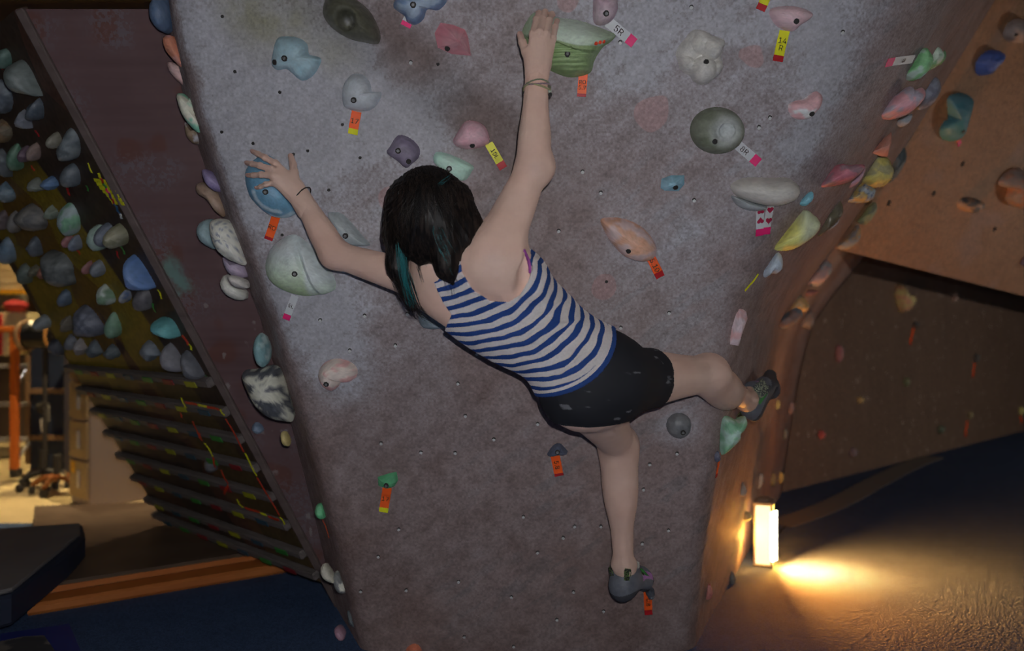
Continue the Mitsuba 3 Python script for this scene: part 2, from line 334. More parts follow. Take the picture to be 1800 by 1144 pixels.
# --- floors
def carpet_color(p, n, uv):
    f = fbm(p.x * 230, p.y * 230, 0, 2); b = fbm(p.x * 3, p.y * 3, 0, 3); m = fbm(p.x * 20, p.y * 20, 0, 2)
    c = mix((0.040, 0.068, 0.135), (0.060, 0.095, 0.18), 0.5 * b + 0.5 * m)
    return c * (0.55 + 0.9 * f)
M_CARPET = mat('carpet', proc(carpet_color), 0.95, spec=0.1, bump=proc(lambda p, n, uv: 0.004 * fbm(p.x * 150, p.y * 150, 0, 2), eps=0.002), sheen=0.3)
FL = [V(-7, -1.5, 0), V(9, -1.5, 0), V(9, 13, 0), V(-1.2, 13, 0), V(-1.2, 4.9, 0), V(-7, 4.9, 0)]
struct('floor', cat(slab([V(-7, -1.5, 0), V(9, -1.5, 0), V(9, 4.75, 0), V(-7, 4.75, 0)], V(0, 0, 1), 0.05), slab([V(-0.9, 4.75, 0), V(9, 4.75, 0), V(9, 13, 0), V(-0.9, 13, 0)], V(0, 0, 1), 0.05)),
       M_CARPET, 'navy blue carpet covered padded floor')
M_TANFLOOR = mat('tan_floor', proc(lambda p, n, uv: mix((0.50, 0.40, 0.22), (0.60, 0.48, 0.28), fbm(p.x * 5, p.y * 5, 0, 3))), 0.45)
struct('floor_room', slab([V(-7, 4.75, 0), V(-0.9, 4.75, 0), V(-0.9, 9.5, 0), V(-7, 9.5, 0)], V(0, 0, 1), 0.05), M_TANFLOOR, 'tan floor of the lit room behind the training board')
M_DARKWALL = mat('room_wall', proc(lambda p, n, uv: mix((0.085, 0.06, 0.05), (0.115, 0.085, 0.07), fbm(p.x * 3, p.z * 3, 0, 3))), 0.8)
struct('wall_far', slab([V(-7, 8.2, -.03), V(0.5, 8.2, -.03), V(0.5, 8.2, 4.2), V(-7, 8.2, 4.2)], V(0, -1, 0), 0.1), M_DARKWALL, 'dark wall at the far end of the room behind')
struct('ceiling', slab([V(-7, -1.5, 4.2), V(9, -1.5, 4.2), V(9, 13, 4.2), V(-7, 13, 4.2)], V(0, 0, -1), 0.1), mat('ceiling_brown', (0.10, 0.075, 0.06), 0.9), 'dark ceiling')
# ---------------------------------------------------------------- the climber
def tet_surface(f, origin, h):
    """the zero level of the grid f by marching tetrahedra: always a closed two-sided surface"""
    f = np.where(np.abs(f) < 1e-5, np.float32(1e-5), f)
    nx, ny, nz = f.shape; ins = (f < 0)
    cnt = np.zeros((nx - 1, ny - 1, nz - 1), np.int8)
    for a, b, c in np.ndindex(2, 2, 2): cnt += ins[a:a + nx - 1, b:b + ny - 1, c:c + nz - 1]
    C = np.argwhere((cnt > 0) & (cnt < 8))
    cid = lambda o: ((C[:, 0] + o[0]) * ny + C[:, 1] + o[1]) * nz + C[:, 2] + o[2]
    ff = f.ravel(); keys, tris = [], []
    o0, o7 = (0, 0, 0), (1, 1, 1)
    for p in ((0, 1, 2), (1, 2, 0), (2, 0, 1), (0, 2, 1), (1, 0, 2), (2, 1, 0)):
        a = [0, 0, 0]; a[p[0]] = 1; b = list(a); b[p[1]] = 1
        par = p in ((0, 1, 2), (1, 2, 0), (2, 0, 1))
        vs = [cid(o0), cid(a), cid(b), cid(o7)]
        if not par: vs[1], vs[2] = vs[2], vs[1]
        t = np.stack(vs, 1); n = ff[t] < 0; code = n @ np.array([1, 2, 4, 8])
        def E(rows, i, j): return np.sort(t[rows][:, [i, j]], 1)
        for k, flip in ((1, 0), (2, 0), (4, 0), (8, 0), (14, 1), (13, 1), (11, 1), (7, 1)):
            rows = code == k
            if not rows.any(): continue
            i = {1: 0, 2: 1, 4: 2, 8: 3, 14: 0, 13: 1, 11: 2, 7: 3}[k]
            o = {0: (1, 2, 3), 1: (0, 3, 2), 2: (0, 1, 3), 3: (0, 2, 1)}[i]
            if flip: o = o[::-1]
            tris.append(np.stack([E(rows, i, q) for q in o], 1))
        for k in (3, 5, 9, 6, 10, 12):
            rows = code == k
            if not rows.any(): continue
            i, j, q, r = {3: (0, 1, 2, 3), 5: (0, 2, 3, 1), 9: (0, 3, 1, 2), 6: (1, 2, 0, 3), 10: (1, 3, 2, 0), 12: (2, 3, 0, 1)}[k]
            e = [E(rows, i, q), E(rows, i, r), E(rows, j, r), E(rows, j, q)]
            tris.append(np.stack([e[0], e[1], e[2]], 1)); tris.append(np.stack([e[0], e[2], e[3]], 1))
    Tn = np.concatenate(tris); flat = Tn.reshape(-1, 2)
    key = flat[:, 0].astype(np.int64) * (nx * ny * nz) + flat[:, 1]
    u, inv = np.unique(key, return_inverse=True)
    a, b = u // (nx * ny * nz), u % (nx * ny * nz)
    xyz = lambda i: np.stack([i // (ny * nz), i // nz % ny, i % nz], 1).astype(float)
    w = (ff[a] / (ff[a] - ff[b]))[:, None]
    v = (xyz(a) * (1 - w) + xyz(b) * w) * h + origin
    m = trimesh.Trimesh(v, inv.reshape(-1, 3), process=False)
    if m.volume < 0: m.invert()
    return m
class Field:
    """distance field on a grid, built up from limbs and lumps that melt into each other"""
    def __init__(self, lo, hi, h):
        self.o, self.h = np.asarray(lo, float), h
        n = np.ceil((np.asarray(hi) - self.o) / h).astype(int) + 1
        self.f = np.full(n, 0.2, np.float32)
    def block(self, lo, hi):
        a = np.clip(np.floor((lo - self.o) / self.h).astype(int), 0, self.f.shape); b = np.clip(np.ceil((hi - self.o) / self.h).astype(int) + 1, 0, self.f.shape)
        sl = tuple(slice(i, j) for i, j in zip(a, b))
        g = np.stack(np.meshgrid(*[self.o[k] + self.h * np.arange(a[k], b[k]) for k in range(3)], indexing='ij'), -1).astype(np.float32)
        return sl, g
    def blend(self, sl, d, k):
        f = self.f[sl]
        if k <= 0: self.f[sl] = np.minimum(f, d); return
        q = np.maximum(k - np.abs(f - d), 0) / k
        self.f[sl] = np.minimum(f, d) - q * q * k * 0.25
    def limb(self, a, b, ra, rb, k=0.02, mid=None, flat=None):
        """tapered limb; mid: (where, extra radius) of a belly along it; flat: (direction, factor) to flatten it"""
        a, b = np.asarray(a, float), np.asarray(b, float); m = max(ra, rb) + 0.06
        sl, g = self.block(np.minimum(a, b) - m, np.maximum(a, b) + m)
        d = (b - a).astype(np.float32); p = g - a.astype(np.float32)
        t = np.clip((p @ d) / (d @ d), 0, 1)
        r = ra + (rb - ra) * t
        if mid: r = r + mid[1] * np.exp(-((t - mid[0]) / 0.28) ** 2)
        e = p - t[..., None] * d
        if flat is not None:
            u = np.asarray(flat[0], np.float32); u = u / np.linalg.norm(u)
            e = e + (e @ u)[..., None] * u * (1 / flat[1] - 1)
        self.blend(sl, np.linalg.norm(e, axis=-1) - r, k)
    def lump(self, c, r, axes=None, k=0.03, cut=False):
        c, r = np.asarray(c, float), np.asarray(r, float) * np.ones(3); A = np.eye(3) if axes is None else np.array([unit(x) for x in axes])
        m = r.max() + 0.07
        sl, g = self.block(c - m, c + m)
        p = (g - c.astype(np.float32)) @ A.T.astype(np.float32)
        k0 = np.linalg.norm(p / r, axis=-1); k1 = np.linalg.norm(p / r ** 2, axis=-1) + 1e-6
        d = k0 * (k0 - 1) / k1
        if cut:
            f = self.f[sl]; q = np.maximum(k - np.abs(f + d), 0) / max(k, 1e-9)
            self.f[sl] = np.maximum(f, -d) + q * q * k * 0.25
        else: self.blend(sl, d, k)
    def mesh(self): return tet_surface(self.f, self.o, self.h)
    def grid(self): return self.block(self.o, self.o + self.h * (np.array(self.f.shape) - 1))[1]
def tidy(m, it=6):
    m = m.copy(); trimesh.smoothing.filter_taubin(m, 0.5, 0.53, iterations=it); return m
def as_manifold(m):
    return manifold3d.Manifold(manifold3d.Mesh(np.asarray(m.vertices, np.float32), np.asarray(m.faces, np.uint32)))

sho_R, elb_R, wri_R = at(868, 450, 2.06), at(938, 292, 2.11), at(943, 140, 2.135)
sho_L, elb_L, wri_L = at(752, 497, 2.22), at(588, 447, 2.31), at(527, 342, 2.345)
hip_R, kne_R, ank_R = at(1085, 668, 2.25), at(1246, 658, 2.47), at(1312, 704, 2.80)
hip_L, kne_L, ank_L = at(1034, 692, 2.245), at(1087, 782, 2.575), at(1096, 990, 2.62)
chest, waist, pelv, neck = at(850, 510, 2.165), at(962, 592, 2.19), at(1036, 663, 2.215), at(785, 462, 2.12)
head = at(758, 388, 2.10)
spn = unit(pelv - chest)                                            # along the spine, towards the hips
lat = unit(np.cross(spn, V(0.05, -1, 0.05))); lat = lat if lat[2] > 0 else -lat
bck = np.cross(spn, lat); bck = bck if bck[1] < 0 else -bck        # out of the back
AX = (spn, lat, bck)
lo_b, hi_b = V(-0.68, 1.86, 0.24), V(0.90, 2.90, 1.86)
def torso(F_, shrink=0.0):
    F_.lump(chest + spn * 0.00, V(.165, .132, .088) + shrink, AX, 0.02)
    F_.lump(chest - spn * 0.075 - lat * 0.0, V(.085, .120, .070) + shrink, AX, 0.05)
    F_.lump(waist, V(.150, .103, .083) + shrink, AX, 0.06)
    F_.lump(at(905, 553, 2.18), V(.12, .108, .083) + shrink, AX, 0.06)
    F_.lump(pelv, V(.115, .132, .098) + shrink, AX, 0.06)
    F_.lump(at(1078, 668, 2.195), V(.085, .082, .082) + shrink, AX, 0.06)
    F_.lump(at(1022, 690, 2.185), V(.078, .075, .080) + shrink, AX, 0.06)
    F_.lump(at(921, 470, 2.145), V(.050, .036, .056) + shrink, AX, 0.04)
    F_.limb(at(788, 478, 2.17), at(846, 474, 2.11), .062 + shrink, .066 + shrink, 0.06)      # shoulder girdle
    F_.lump(at(893, 484, 2.075), V(.075, .055, .035) + shrink, (unit(spn + 0.8 * V(0, 0, -1)), lat, bck), 0.05)   # shoulder blade
    F_.limb(at(805, 470, 2.13), at(775, 505, 2.19), .06 + shrink, .06 + shrink, 0.05)
B = Field(lo_b, hi_b, 0.006)
torso(B)
B.limb(neck, at(764, 420, 2.105), .057, .052, 0.05)
B.limb(at(795, 478, 2.15), at(773, 440, 2.115), .062, .05, 0.06)
# arms
B.limb(at(846, 474, 2.11), sho_R, .066, .060, 0.05)
B.lump(sho_R + V(0.005, 0.0, -0.02), .062, None, 0.04)
B.limb(sho_R, elb_R, .058, .0385, 0.045, mid=(0.42, 0.002))
B.limb(elb_R, wri_R, .0375, .0290, 0.03, mid=(0.30, 0.0065))
B.lump(elb_R + V(0.012, 0.0, -0.004), .036, None, 0.03)
B.limb(at(902, 452, 2.045), at(895, 512, 2.072), .016, .013, 0.045)             # inner and outer border of the shoulder blade
B.limb(at(868, 470, 2.035), at(905, 455, 2.03), .014, .016, 0.04)
B.lump(at(922, 486, 2.035), V(.050, .014, .018), (unit(V(.1, .1, -1)), V(1, 0, .1), V(0, 1, 0)), 0.03, cut=True)
B.lump(at(836, 446, 2.035), V(.030, .009, .016), (unit(V(.25, .1, -1)), V(1, 0, .25), V(0, 1, 0)), 0.02, cut=True)
B.limb(at(788, 478, 2.17), sho_L, .062, .052, 0.05)
B.limb(sho_L, elb_L, .050, .0345, 0.045, mid=(0.35, 0.001))
B.limb(elb_L, wri_L, .0345, .0265, 0.03, mid=(0.30, 0.006))
# legs
def leg(h, k, a, out, fat=0.0):
    B.limb(h, k, .081, .050, 0.06, mid=(0.30, 0.006))
    B.lump(k, .052, None, 0.03)
    d = unit(a - k)
    c = k + (a - k) * 0.30 + out * (0.014 + fat)
    B.limb(k, a, .047, .030, 0.04)
    B.lump(c, V(.118, .047 + fat * .4, .046 + fat * .4), (d, np.cross(d, unit(out)), out), 0.045)
leg(hip_R, kne_R, ank_R, unit(V(0.0, -0.35, -1.0)), .012)
leg(hip_L, kne_L, ank_L, unit(V(-0.12, -1, -0.1)))
B.limb(ank_R, at(1322, 690, 2.84), .031, .030, 0.03)
B.limb(ank_L, at(1100, 1012, 2.63), .031, .033, 0.02)
B.lump(ank_L + V(.026, .0, -.004), .013, None, 0.02); B.lump(ank_L + V(-.02, .0, -.004), .013, None, 0.02)
# head: skull, jaw, nose, ears, lips; the face looks at the wall
hd_up = unit(at(752, 330, 2.09) - at(770, 440, 2.115)); hd_f = unit(V(-0.05, 1, 0.02) - hd_up * np.dot(V(-0.05, 1, 0.02), hd_up)); hd_r = np.cross(hd_f, hd_up)
hp = lambda r, f, u: head + hd_r * r + hd_f * f + hd_up * u
HX = (hd_r, hd_f, hd_up)
B.lump(hp(0, 0.0, 0.02), (.075, .092, .092), HX, 0.03)
B.lump(hp(0, 0.045, -0.05), (.055, .052, .068), HX, 0.04)
B.limb(hp(0, .088, .012), hp(0, .108, -.022), .008, .012, 0.012)
B.lump(hp(.011, .098, -.026), .008, None, 0.008); B.lump(hp(-.011, .098, -.026), .008, None, 0.008)
B.lump(hp(0, .089, -.056), (.022, .008, .005), HX, 0.006); B.lump(hp(0, .088, -.066), (.019, .008, .006), HX, 0.006)
B.lump(hp(0, .084, -.095), (.018, .012, .012), HX, 0.02)
for s in (-1, 1):
    B.lump(hp(s * .032, .094, .008), (.016, .014, .010), HX, 0.012, cut=True)
    B.lump(hp(s * .033, .083, .022), (.022, .010, .006), HX, 0.012)
    B.lump(hp(s * .076, -.004, -.012), (.009, .018, .031), HX, 0.010)
    B.lump(hp(s * .083, .004, -.010), (.006, .010, .020), HX, 0.006, cut=True)
body = as_manifold(tidy(B.mesh(), 4))

def hand(wrist, elbow, mcp, chains, thumb, backn, r=0.0079):
    """a palm and five fingers, each a chain of joints (knuckle, middle joint, end joint, tip)"""
    pts = np.vstack([wrist[None], mcp] + [np.array(c) for c in chains] + [np.array(thumb)])
    d = unit(elbow - wrist)
    pts = np.vstack([pts, wrist + d * 0.07]); H = Field(pts.min(0) - 0.05, pts.max(0) + 0.05, 0.0026)
    H.limb(wrist + d * 0.07, wrist, .0285, .0265, 0.01, flat=(backn, 0.86))
    H.limb(wrist, mcp.mean(0) * 0.5 + wrist * 0.5, .0265, .024, 0.02, flat=(backn, 0.72))
    side = unit(mcp[3] - mcp[0])
    for i in range(4):
        w = wrist + side * (i - 1.5) * 0.010 + (mcp[i] - wrist) * 0.18
        H.limb(w, mcp[i] + (wrist - mcp[i]) * 0.12, .0135, .0112, 0.010, flat=(backn, 1.0))
        if i < 3: H.limb(w, (mcp[i] + mcp[i + 1]) / 2 + (wrist - mcp[i]) * 0.2, .0135, .0095, 0.010)
    for i, c in enumerate(chains):
        f = (1.0, 1.03, 1.0, 0.88)[i]; c = [mcp[i]] + list(c)
        rr = [r * 1.16 * f, r * 1.03 * f, r * 0.93 * f, r * 0.80 * f]
        for j in range(3): H.limb(c[j], c[j + 1], rr[j], rr[j + 1], 0.004 if j else 0.006)
        H.lump(c[0] - 0 * d + backn * 0.0015, r * 1.18 * f, None, 0.006)
        H.lump(c[1], r * 1.10 * f, None, 0.003)
    tb = [wrist + (np.array(thumb[0]) - wrist) * 0.25] + list(thumb)
    for j, (a, b) in enumerate(((.0165, .0125), (.0115, .0100), (.0100, .0078))): H.limb(tb[j], tb[j + 1], a, b, 0.010 if j == 0 else 0.004)
    return tidy(H.mesh(), 3), [(c[-1], unit(np.array(c[-1]) - np.array(c[-2]))) for c in list(chains) + [thumb]]
bk_R = unit(V(0, -1, 0.12))
mcp_R = np.array([at(937, 60, 2.135), at(949, 57, 2.130), at(961, 60, 2.135), at(972, 68, 2.148)])
ch_R = [[at(943, 34, 2.165), at(947, 23, 2.196), at(949, 25, 2.216)], [at(954, 33, 2.163), at(958, 21, 2.196), at(960, 23, 2.220)],
        [at(966, 36, 2.166), at(970, 25, 2.198), at(972, 27, 2.220)], [at(976, 47, 2.175), at(979, 37, 2.200), at(980, 38, 2.218)]]
th_R = [at(925, 92, 2.140), at(918, 74, 2.155), at(914, 60, 2.172)]
hm_R, tips_R = hand(wri_R + unit(mcp_R[1] - wri_R) * 0.022, elb_R, mcp_R, ch_R, th_R, bk_R)
bk_L = unit(V(0.1, -1, 0.1))
mcp_L = np.array([at(484, 287, 2.335), at(478, 298, 2.322), at(480, 309, 2.318), at(484, 321, 2.323)])
ch_L = [[at(466, 277, 2.345), at(453, 270, 2.362), at(444, 266, 2.382)], [at(457, 291, 2.33), at(443, 288, 2.348), at(434, 286, 2.370)],
        [at(459, 307, 2.327), at(445, 308, 2.34), at(436, 308, 2.360)], [at(467, 324, 2.325), at(458, 328, 2.336), at(452, 330, 2.350)]]
th_L = [at(517, 304, 2.35), at(515, 289, 2.365), at(511, 274, 2.385)]
hm_L, tips_L = hand(wri_L + unit(mcp_L[1] - wri_L) * 0.022, elb_L, mcp_L, ch_L, th_L, bk_L)
for hm in (hm_R, hm_L): body = body + as_manifold(hm)
bm = body.to_mesh(); body_mesh = trimesh.Trimesh(bm.vert_properties[:, :3], bm.tri_verts, process=True)
parts_ = body_mesh.split(only_watertight=False); body_mesh = max(parts_, key=lambda q: len(q.faces))
_tips = np.array([t for t, _ in tips_R + tips_L])
def skin_vc(v):
    n1 = meshkit.fbm(v * 30, 3, 1); n2 = meshkit.fbm(v * 9, 2, 2)
    c = V(.69, .475, .385) + (n1[:, None] - .5) * V(.09, .09, .08) + (n2[:, None] - .5) * V(.10, .01, .0)
    red = np.exp(-(np.linalg.norm(v[:, None] - _tips[None], axis=-1).min(1) / 0.014) ** 2) * 0.7
    red = red + 0.35 * sum(np.exp(-(np.linalg.norm(v - j, axis=1) / 0.05) ** 2) for j in (elb_L, elb_R, kne_L, kne_R))
    return c * (1 - red[:, None]) + red[:, None] * V(.60, .31, .25)
scene['m_skin'] = {'type': 'twosided', 'bsdf': {'type': 'principled', 'base_color': {'type': 'mesh_attribute', 'name': 'vertex_color'}, 'roughness': 0.48, 'specular': 0.4}}
PERSON = thing('person', 'dark-haired climber in striped tank top and black shorts, arms spread on the wall', 'person')
put('body', body_mesh, 'm_skin', PERSON, smooth=True, color=skin_vc(np.array(body_mesh.vertices)))
# nails
nail = mat('nail', (.62, .40, .36), 0.3)
for (t, d), b in [(x, bk_R) for x in tips_R] + [(x, bk_L) for x in tips_L]:
    b = unit(b - d * np.dot(b, d))
    m = trimesh.creation.icosphere(subdivisions=2); m.apply_scale((.0042, .0055, .0016))
    put('fingernail', place(m, t + b * 0.0056, unit(np.cross(d, b)), d, b), nail, PERSON, smooth=True)
for s in (-1, 1):
    m = trimesh.creation.icosphere(subdivisions=2, radius=.0115)
    put('eye', place(m, hp(s * .032, .078, .006), *HX), mat('eye', (.75, .72, .7), 0.2) if s == -1 else 'm_eye', PERSON, smooth=True)

# tank top
HEM = 0.338
def poly_sd(poly, x, z):
    """signed distance to a polygon in the x-z plane, negative inside"""
    P = np.asarray(poly); d = np.full(x.shape, 9.0); ins = np.zeros(x.shape, bool)
    for i in range(len(P)):
        a, b = P[i], P[(i + 1) % len(P)]; e = b - a
        t = np.clip(((x - a[0]) * e[0] + (z - a[1]) * e[1]) / (e @ e), 0, 1)
        d = np.minimum(d, np.hypot(x - a[0] - t * e[0], z - a[1] - t * e[1]))
        c = ((a[1] <= z) & (b[1] > z)) | ((b[1] <= z) & (a[1] > z))
        ins ^= c & (x < a[0] + (z - a[1]) / (e[1] if abs(e[1]) > 1e-12 else 1e-12) * e[0])
    return np.where(ins, -d, d)
def outline(pts, y): return [at(*p, y)[[0, 2]] for p in pts]
S_ = Field(V(-0.30, 1.86, 0.75), V(0.38, 2.42, 1.46), 0.0045)
torso(S_, 0.0)
S_.limb(at(846, 474, 2.11), at(860, 456, 2.075), .066, .062, 0.05)
S_.limb(at(788, 478, 2.17), at(770, 486, 2.19), .062, .056, 0.05)
S_.limb(hip_R, kne_R, .081, .055, 0.06); S_.limb(hip_L, kne_L, .081, .055, 0.06)
g = S_.grid(); gx, gy, gz = g[..., 0], g[..., 1], g[..., 2]
rel = g - chest.astype(np.float32)
sl_, ll_ = rel @ spn.astype(np.float32), rel @ lat.astype(np.float32)
# gathered folds run over the small of the back
fold = np.zeros(gx.shape, np.float32)
for (x0, z0, x1, z1), w, a in [((930, 560, 1010, 520), .010, .0035), ((955, 575, 1030, 560), .009, .0035), ((890, 600, 1000, 545), .010, .003), ((960, 640, 985, 560), .009, .003), ((910, 610, 950, 590), .010, .004), ((985, 660, 1040, 590), .011, .0025), ((1000, 640, 1060, 600), .009, .002), ((900, 545, 960, 500), .010, .002)]:
    a0, a1 = at(x0, z0, 2.1)[[0, 2]], at(x1, z1, 2.1)[[0, 2]]; e = a1 - a0
    t = ((gx - a0[0]) * e[0] + (gz - a0[1]) * e[1]) / (e @ e); dd = ((gx - a0[0]) * e[1] - (gz - a0[1]) * e[0]) / np.linalg.norm(e)
    fold += a * np.exp(-(dd / w) ** 2) * np.exp(-((t - .5) / .45) ** 4)
f = S_.f - 0.0085 - 1.7 * fold - 0.004 * np.clip((sl_ - 0.05) / 0.2, 0, 1)
arm_R = outline([(823, 434), (811, 450), (814, 480), (833, 511), (862, 529), (893, 531), (913, 520), (929, 494), (935, 472), (928, 450), (909, 426), (920, 380), (820, 380)], 2.07)
arm_L = outline([(763, 470), (770, 505), (783, 533), (797, 554), (760, 620), (660, 560), (700, 440), (755, 440)], 2.15)
cutR = np.where(gy < 2.18, poly_sd(arm_R, gx, gz), np.linalg.norm(g - (sho_R + V(0, .02, 0)), axis=-1) - .062)
cutL = poly_sd(arm_L, gx, gz)
neckc = np.linalg.norm(g - at(770, 445, 2.11), axis=-1) - .062
f = np.maximum(np.maximum(f, -cutR), np.maximum(-cutL, -neckc))
hem = sl_ - 0.20 * ll_ + 2.4 * np.clip(ll_, -0.15, 0.13) ** 2 - HEM
H0, H1 = at(1075, 603, 2.2), at(953, 704, 2.2)
f = np.maximum(f, hem)
f = np.maximum(f, -(sl_ + 0.155))
S_.f = f.astype(np.float32)
top_mesh = tidy(S_.mesh(), 2)
tv = np.array(top_mesh.vertices); rel = tv - chest
s1, l1 = rel @ spn, rel @ lat
vv = (s1 - 0.28 * l1 + 3.0 * np.clip(l1, -0.15, 0.13) ** 2) / 0.0315
for (x0, z0, x1, z1) in [(930, 575, 1005, 520), (955, 590, 1030, 560), (985, 660, 1040, 580)]:
    a0, a1 = at(x0, z0, 2.1)[[0, 2]], at(x1, z1, 2.1)[[0, 2]]; e = a1 - a0
    t = ((tv[:, 0] - a0[0]) * e[0] + (tv[:, 2] - a0[1]) * e[1]) / (e @ e); dd = ((tv[:, 0] - a0[0]) * e[1] - (tv[:, 2] - a0[1]) * e[0]) / np.linalg.norm(e)
    vv += 0.15 * np.tanh(dd / .004) * np.exp(-(dd / .02) ** 2) * np.exp(-((t - .5) / .5) ** 4)
vv += 0.5 * (meshkit.fbm(tv * 20, 2, 3) - .5)
he = s1 - 0.20 * l1 + 2.4 * np.clip(l1, -0.15, 0.13) ** 2 - HEM
def shirt_color(p, n, uv):
    x = uv.x - dr.floor(uv.x)
    blue = smoothstep(0.03, 0.07, x) * smoothstep(0.535, 0.495, x)
    hemd = uv.y
    blue = dr.select(hemd > -0.013, mi.Float(1.0), dr.select(hemd > -0.022, mi.Float(0.0), blue))
    weave = 0.9 + 0.2 * fbm(p.x * 300, p.z * 300, p.y * 300, 2)
    return mix((0.60, 0.56, 0.55), (0.022, 0.055, 0.20), blue) * weave
M_SHIRT = mat('tank_top', proc(shirt_color), 0.85, spec=0.15, sheen=0.3)
TOP = tag(put('tank_top', top_mesh, M_SHIRT, PERSON, smooth=True, uv=np.stack([vv, he], 1)), 'tank top with navy blue and off-white stripes')
# the purple strap under the tank top at the armpit
def skin_y(px, py):
    """distance at which the line of sight meets the body"""
    for y in np.arange(1.92, 2.4, 0.0015):
        q = np.round((at(px, py, y) - B.o) / B.h).astype(int)
        if B.f[tuple(q)] < 0.001: return y
    return 2.12
st = spline([at(x, y, skin_y(x, y)) for x, y in [(921, 440), (927, 452), (931, 466), (932, 480)]], 5, closed=False)
put('inner_strap', tube(st, .0038, 8), mat('purple_cloth', (.30, .06, .28), .7), PERSON, smooth=True)

# shorts
Q = Field(V(-0.02, 1.92, 0.66), V(0.56, 2.62, 1.16), 0.0045)
torso(Q); Q.limb(hip_R, kne_R, .081, .050, 0.06, mid=(0.30, 0.006)); Q.limb(hip_L, kne_L, .081, .050, 0.06, mid=(0.30, 0.006))
g = Q.grid(); rel = g - chest.astype(np.float32); sl_, ll_ = rel @ spn.astype(np.float32), rel @ lat.astype(np.float32)
tR = (g - hip_R) @ unit(kne_R - hip_R); tL = (g - hip_L) @ unit(kne_L - hip_L)
inR = np.linalg.norm(g - hip_R - tR[..., None] * unit(kne_R - hip_R), axis=-1) < 0.105
f = Q.f - 0.0065 + 0.004 * (meshkit.noise(g * 26, 4) - .5)
f = np.maximum(f, 0.262 - sl_)
f = np.maximum(f, tR - 0.132)
legL = -(g[..., 2] - at(1050, 741, 2.2)[2]) + 0.12 * (g[..., 1] - 2.2)
f = np.maximum(f, np.where(inR & (tR > 0.05), -1, legL))
Q.f = f.astype(np.float32)
sm = tidy(Q.mesh(), 2)
def shorts_color(p, n, uv):
    sc = smoothstep(0.66, 0.76, fbm(p.x * 26 + p.z * 14, p.z * 60, p.y * 20, 3))
    return mix((0.016, 0.017, 0.021), (0.16, 0.165, 0.18), 0.75 * sc)
put('shorts', sm, mat('shorts', proc(shorts_color), 0.75, spec=0.25), PERSON, smooth=True)

# climbing shoes
def shoe(heel, ball, toe, mouth, up, drop):
    """slip-on climbing shoe with a downturned toe"""
    pts = np.array([heel, ball, toe, mouth]); S = Field(pts.min(0) - .07, pts.max(0) + .07, 0.0028)
    ax = unit(toe - heel); sd = unit(np.cross(ax, up))
    S.lump(heel, (.038, .034, .036), (ax, sd, up), 0.01)
    S.limb(heel + up * .012, ball + up * 0.004, .030, .032, 0.03)
    S.limb(ball, toe, .034, .021, 0.03)
    S.limb(mouth, ball + up * .008, .036, .030, 0.03)
    S.limb(heel + up * .006, mouth, .034, .038, 0.03)
    S.lump((heel + ball) / 2 - up * .034, (.05, .05, .018), (ax, sd, up), 0.02, cut=True)
    m = tidy(S.mesh(), 2); v = np.array(m.vertices); r = v - heel
    a, u = r @ ax / np.linalg.norm(toe - heel), r @ up
    sole = u < -0.012 + 0.012 * np.cos(a * 5) - 0.010 * (a > 0.45)
    lil = (np.abs(u - 0.004 - 0.02 * np.sin(a * 4.2)) < 0.010) & (a > 0.30) & (a < 0.86)
    c = np.where(sole[:, None], V(.055, .057, .066), np.where(lil[:, None], V(.34, .15, .38), V(.12, .13, .155)))
    c = c * (0.8 + 0.5 * meshkit.fbm(v * 60, 3, 3))[:, None]
    return m, c, ax, sd
scene['m_shoe'] = {'type': 'twosided', 'bsdf': {'type': 'principled', 'base_color': {'type': 'mesh_attribute', 'name': 'vertex_color'}, 'roughness': 0.6}}
m_loop = mat('webbing', proc(lambda p, n, uv: mix((0.02, 0.022, 0.02), (0.10, 0.16, 0.04), smoothstep(0.5, 0.6, noise(p.x * 330, p.y * 330, p.z * 330)))), 0.8)
m_green = mat('green_lace', (0.05, 0.22, 0.05), 0.7); m_pale = mat('buckle', (.42, .42, .38), 0.5)
def strap(pts, w, side, t=0.003):
    P = spline(pts, 4, closed=False); s = unit(side); v = []; f = []
    for i, p in enumerate(P):
        d = unit(P[min(i + 1, len(P) - 1)] - P[max(i - 1, 0)]); ss = unit(s - d * np.dot(s, d)); n = np.cross(d, ss)
        v += [p + ss * w / 2 + n * t / 2, p - ss * w / 2 + n * t / 2, p - ss * w / 2 - n * t / 2, p + ss * w / 2 - n * t / 2]
    for i in range(len(P) - 1):
        for k in range(4):
            a, b = i * 4 + k, i * 4 + (k + 1) % 4; f += [[a, b, b + 4], [a, b + 4, a + 4]]
    e = (len(P) - 1) * 4; f += [[0, 2, 1], [0, 3, 2], [e, e + 1, e + 2], [e, e + 2, e + 3]]
    return trimesh.Trimesh(v, f, process=False)
upL = unit(V(-0.05, -0.1, 1))
smesh, sc, sax, ssd = shoe(at(1096, 1033, 2.63), at(1124, 1021, 2.70), at(1138, 1020, 2.745), at(1100, 1016, 2.64), upL, 0)
sk = tag(put('shoe', smesh, 'm_shoe', PERSON, smooth=True, color=sc), 'grey and purple climbing shoe of the straight leg')
put('pull_loop', strap([at(1080, 1018, 2.625), at(1075, 1003, 2.62), at(1071, 999, 2.62), at(1073, 1009, 2.63), at(1080, 1020, 2.64)], .012, V(0, 1, 0)), m_loop, sk)
put('pull_loop', strap([at(1102, 1020, 2.585), at(1102, 1004, 2.58), at(1104, 1001, 2.585), at(1105, 1006, 2.595), at(1104, 1020, 2.60)], .016, V(1, 0, 0)), m_loop, sk)
put('strap', strap([at(1112, 996, 2.66), at(1120, 1003, 2.645), at(1130, 1008, 2.655)], .016, V(0, 1, .2), .006), m_loop, sk)
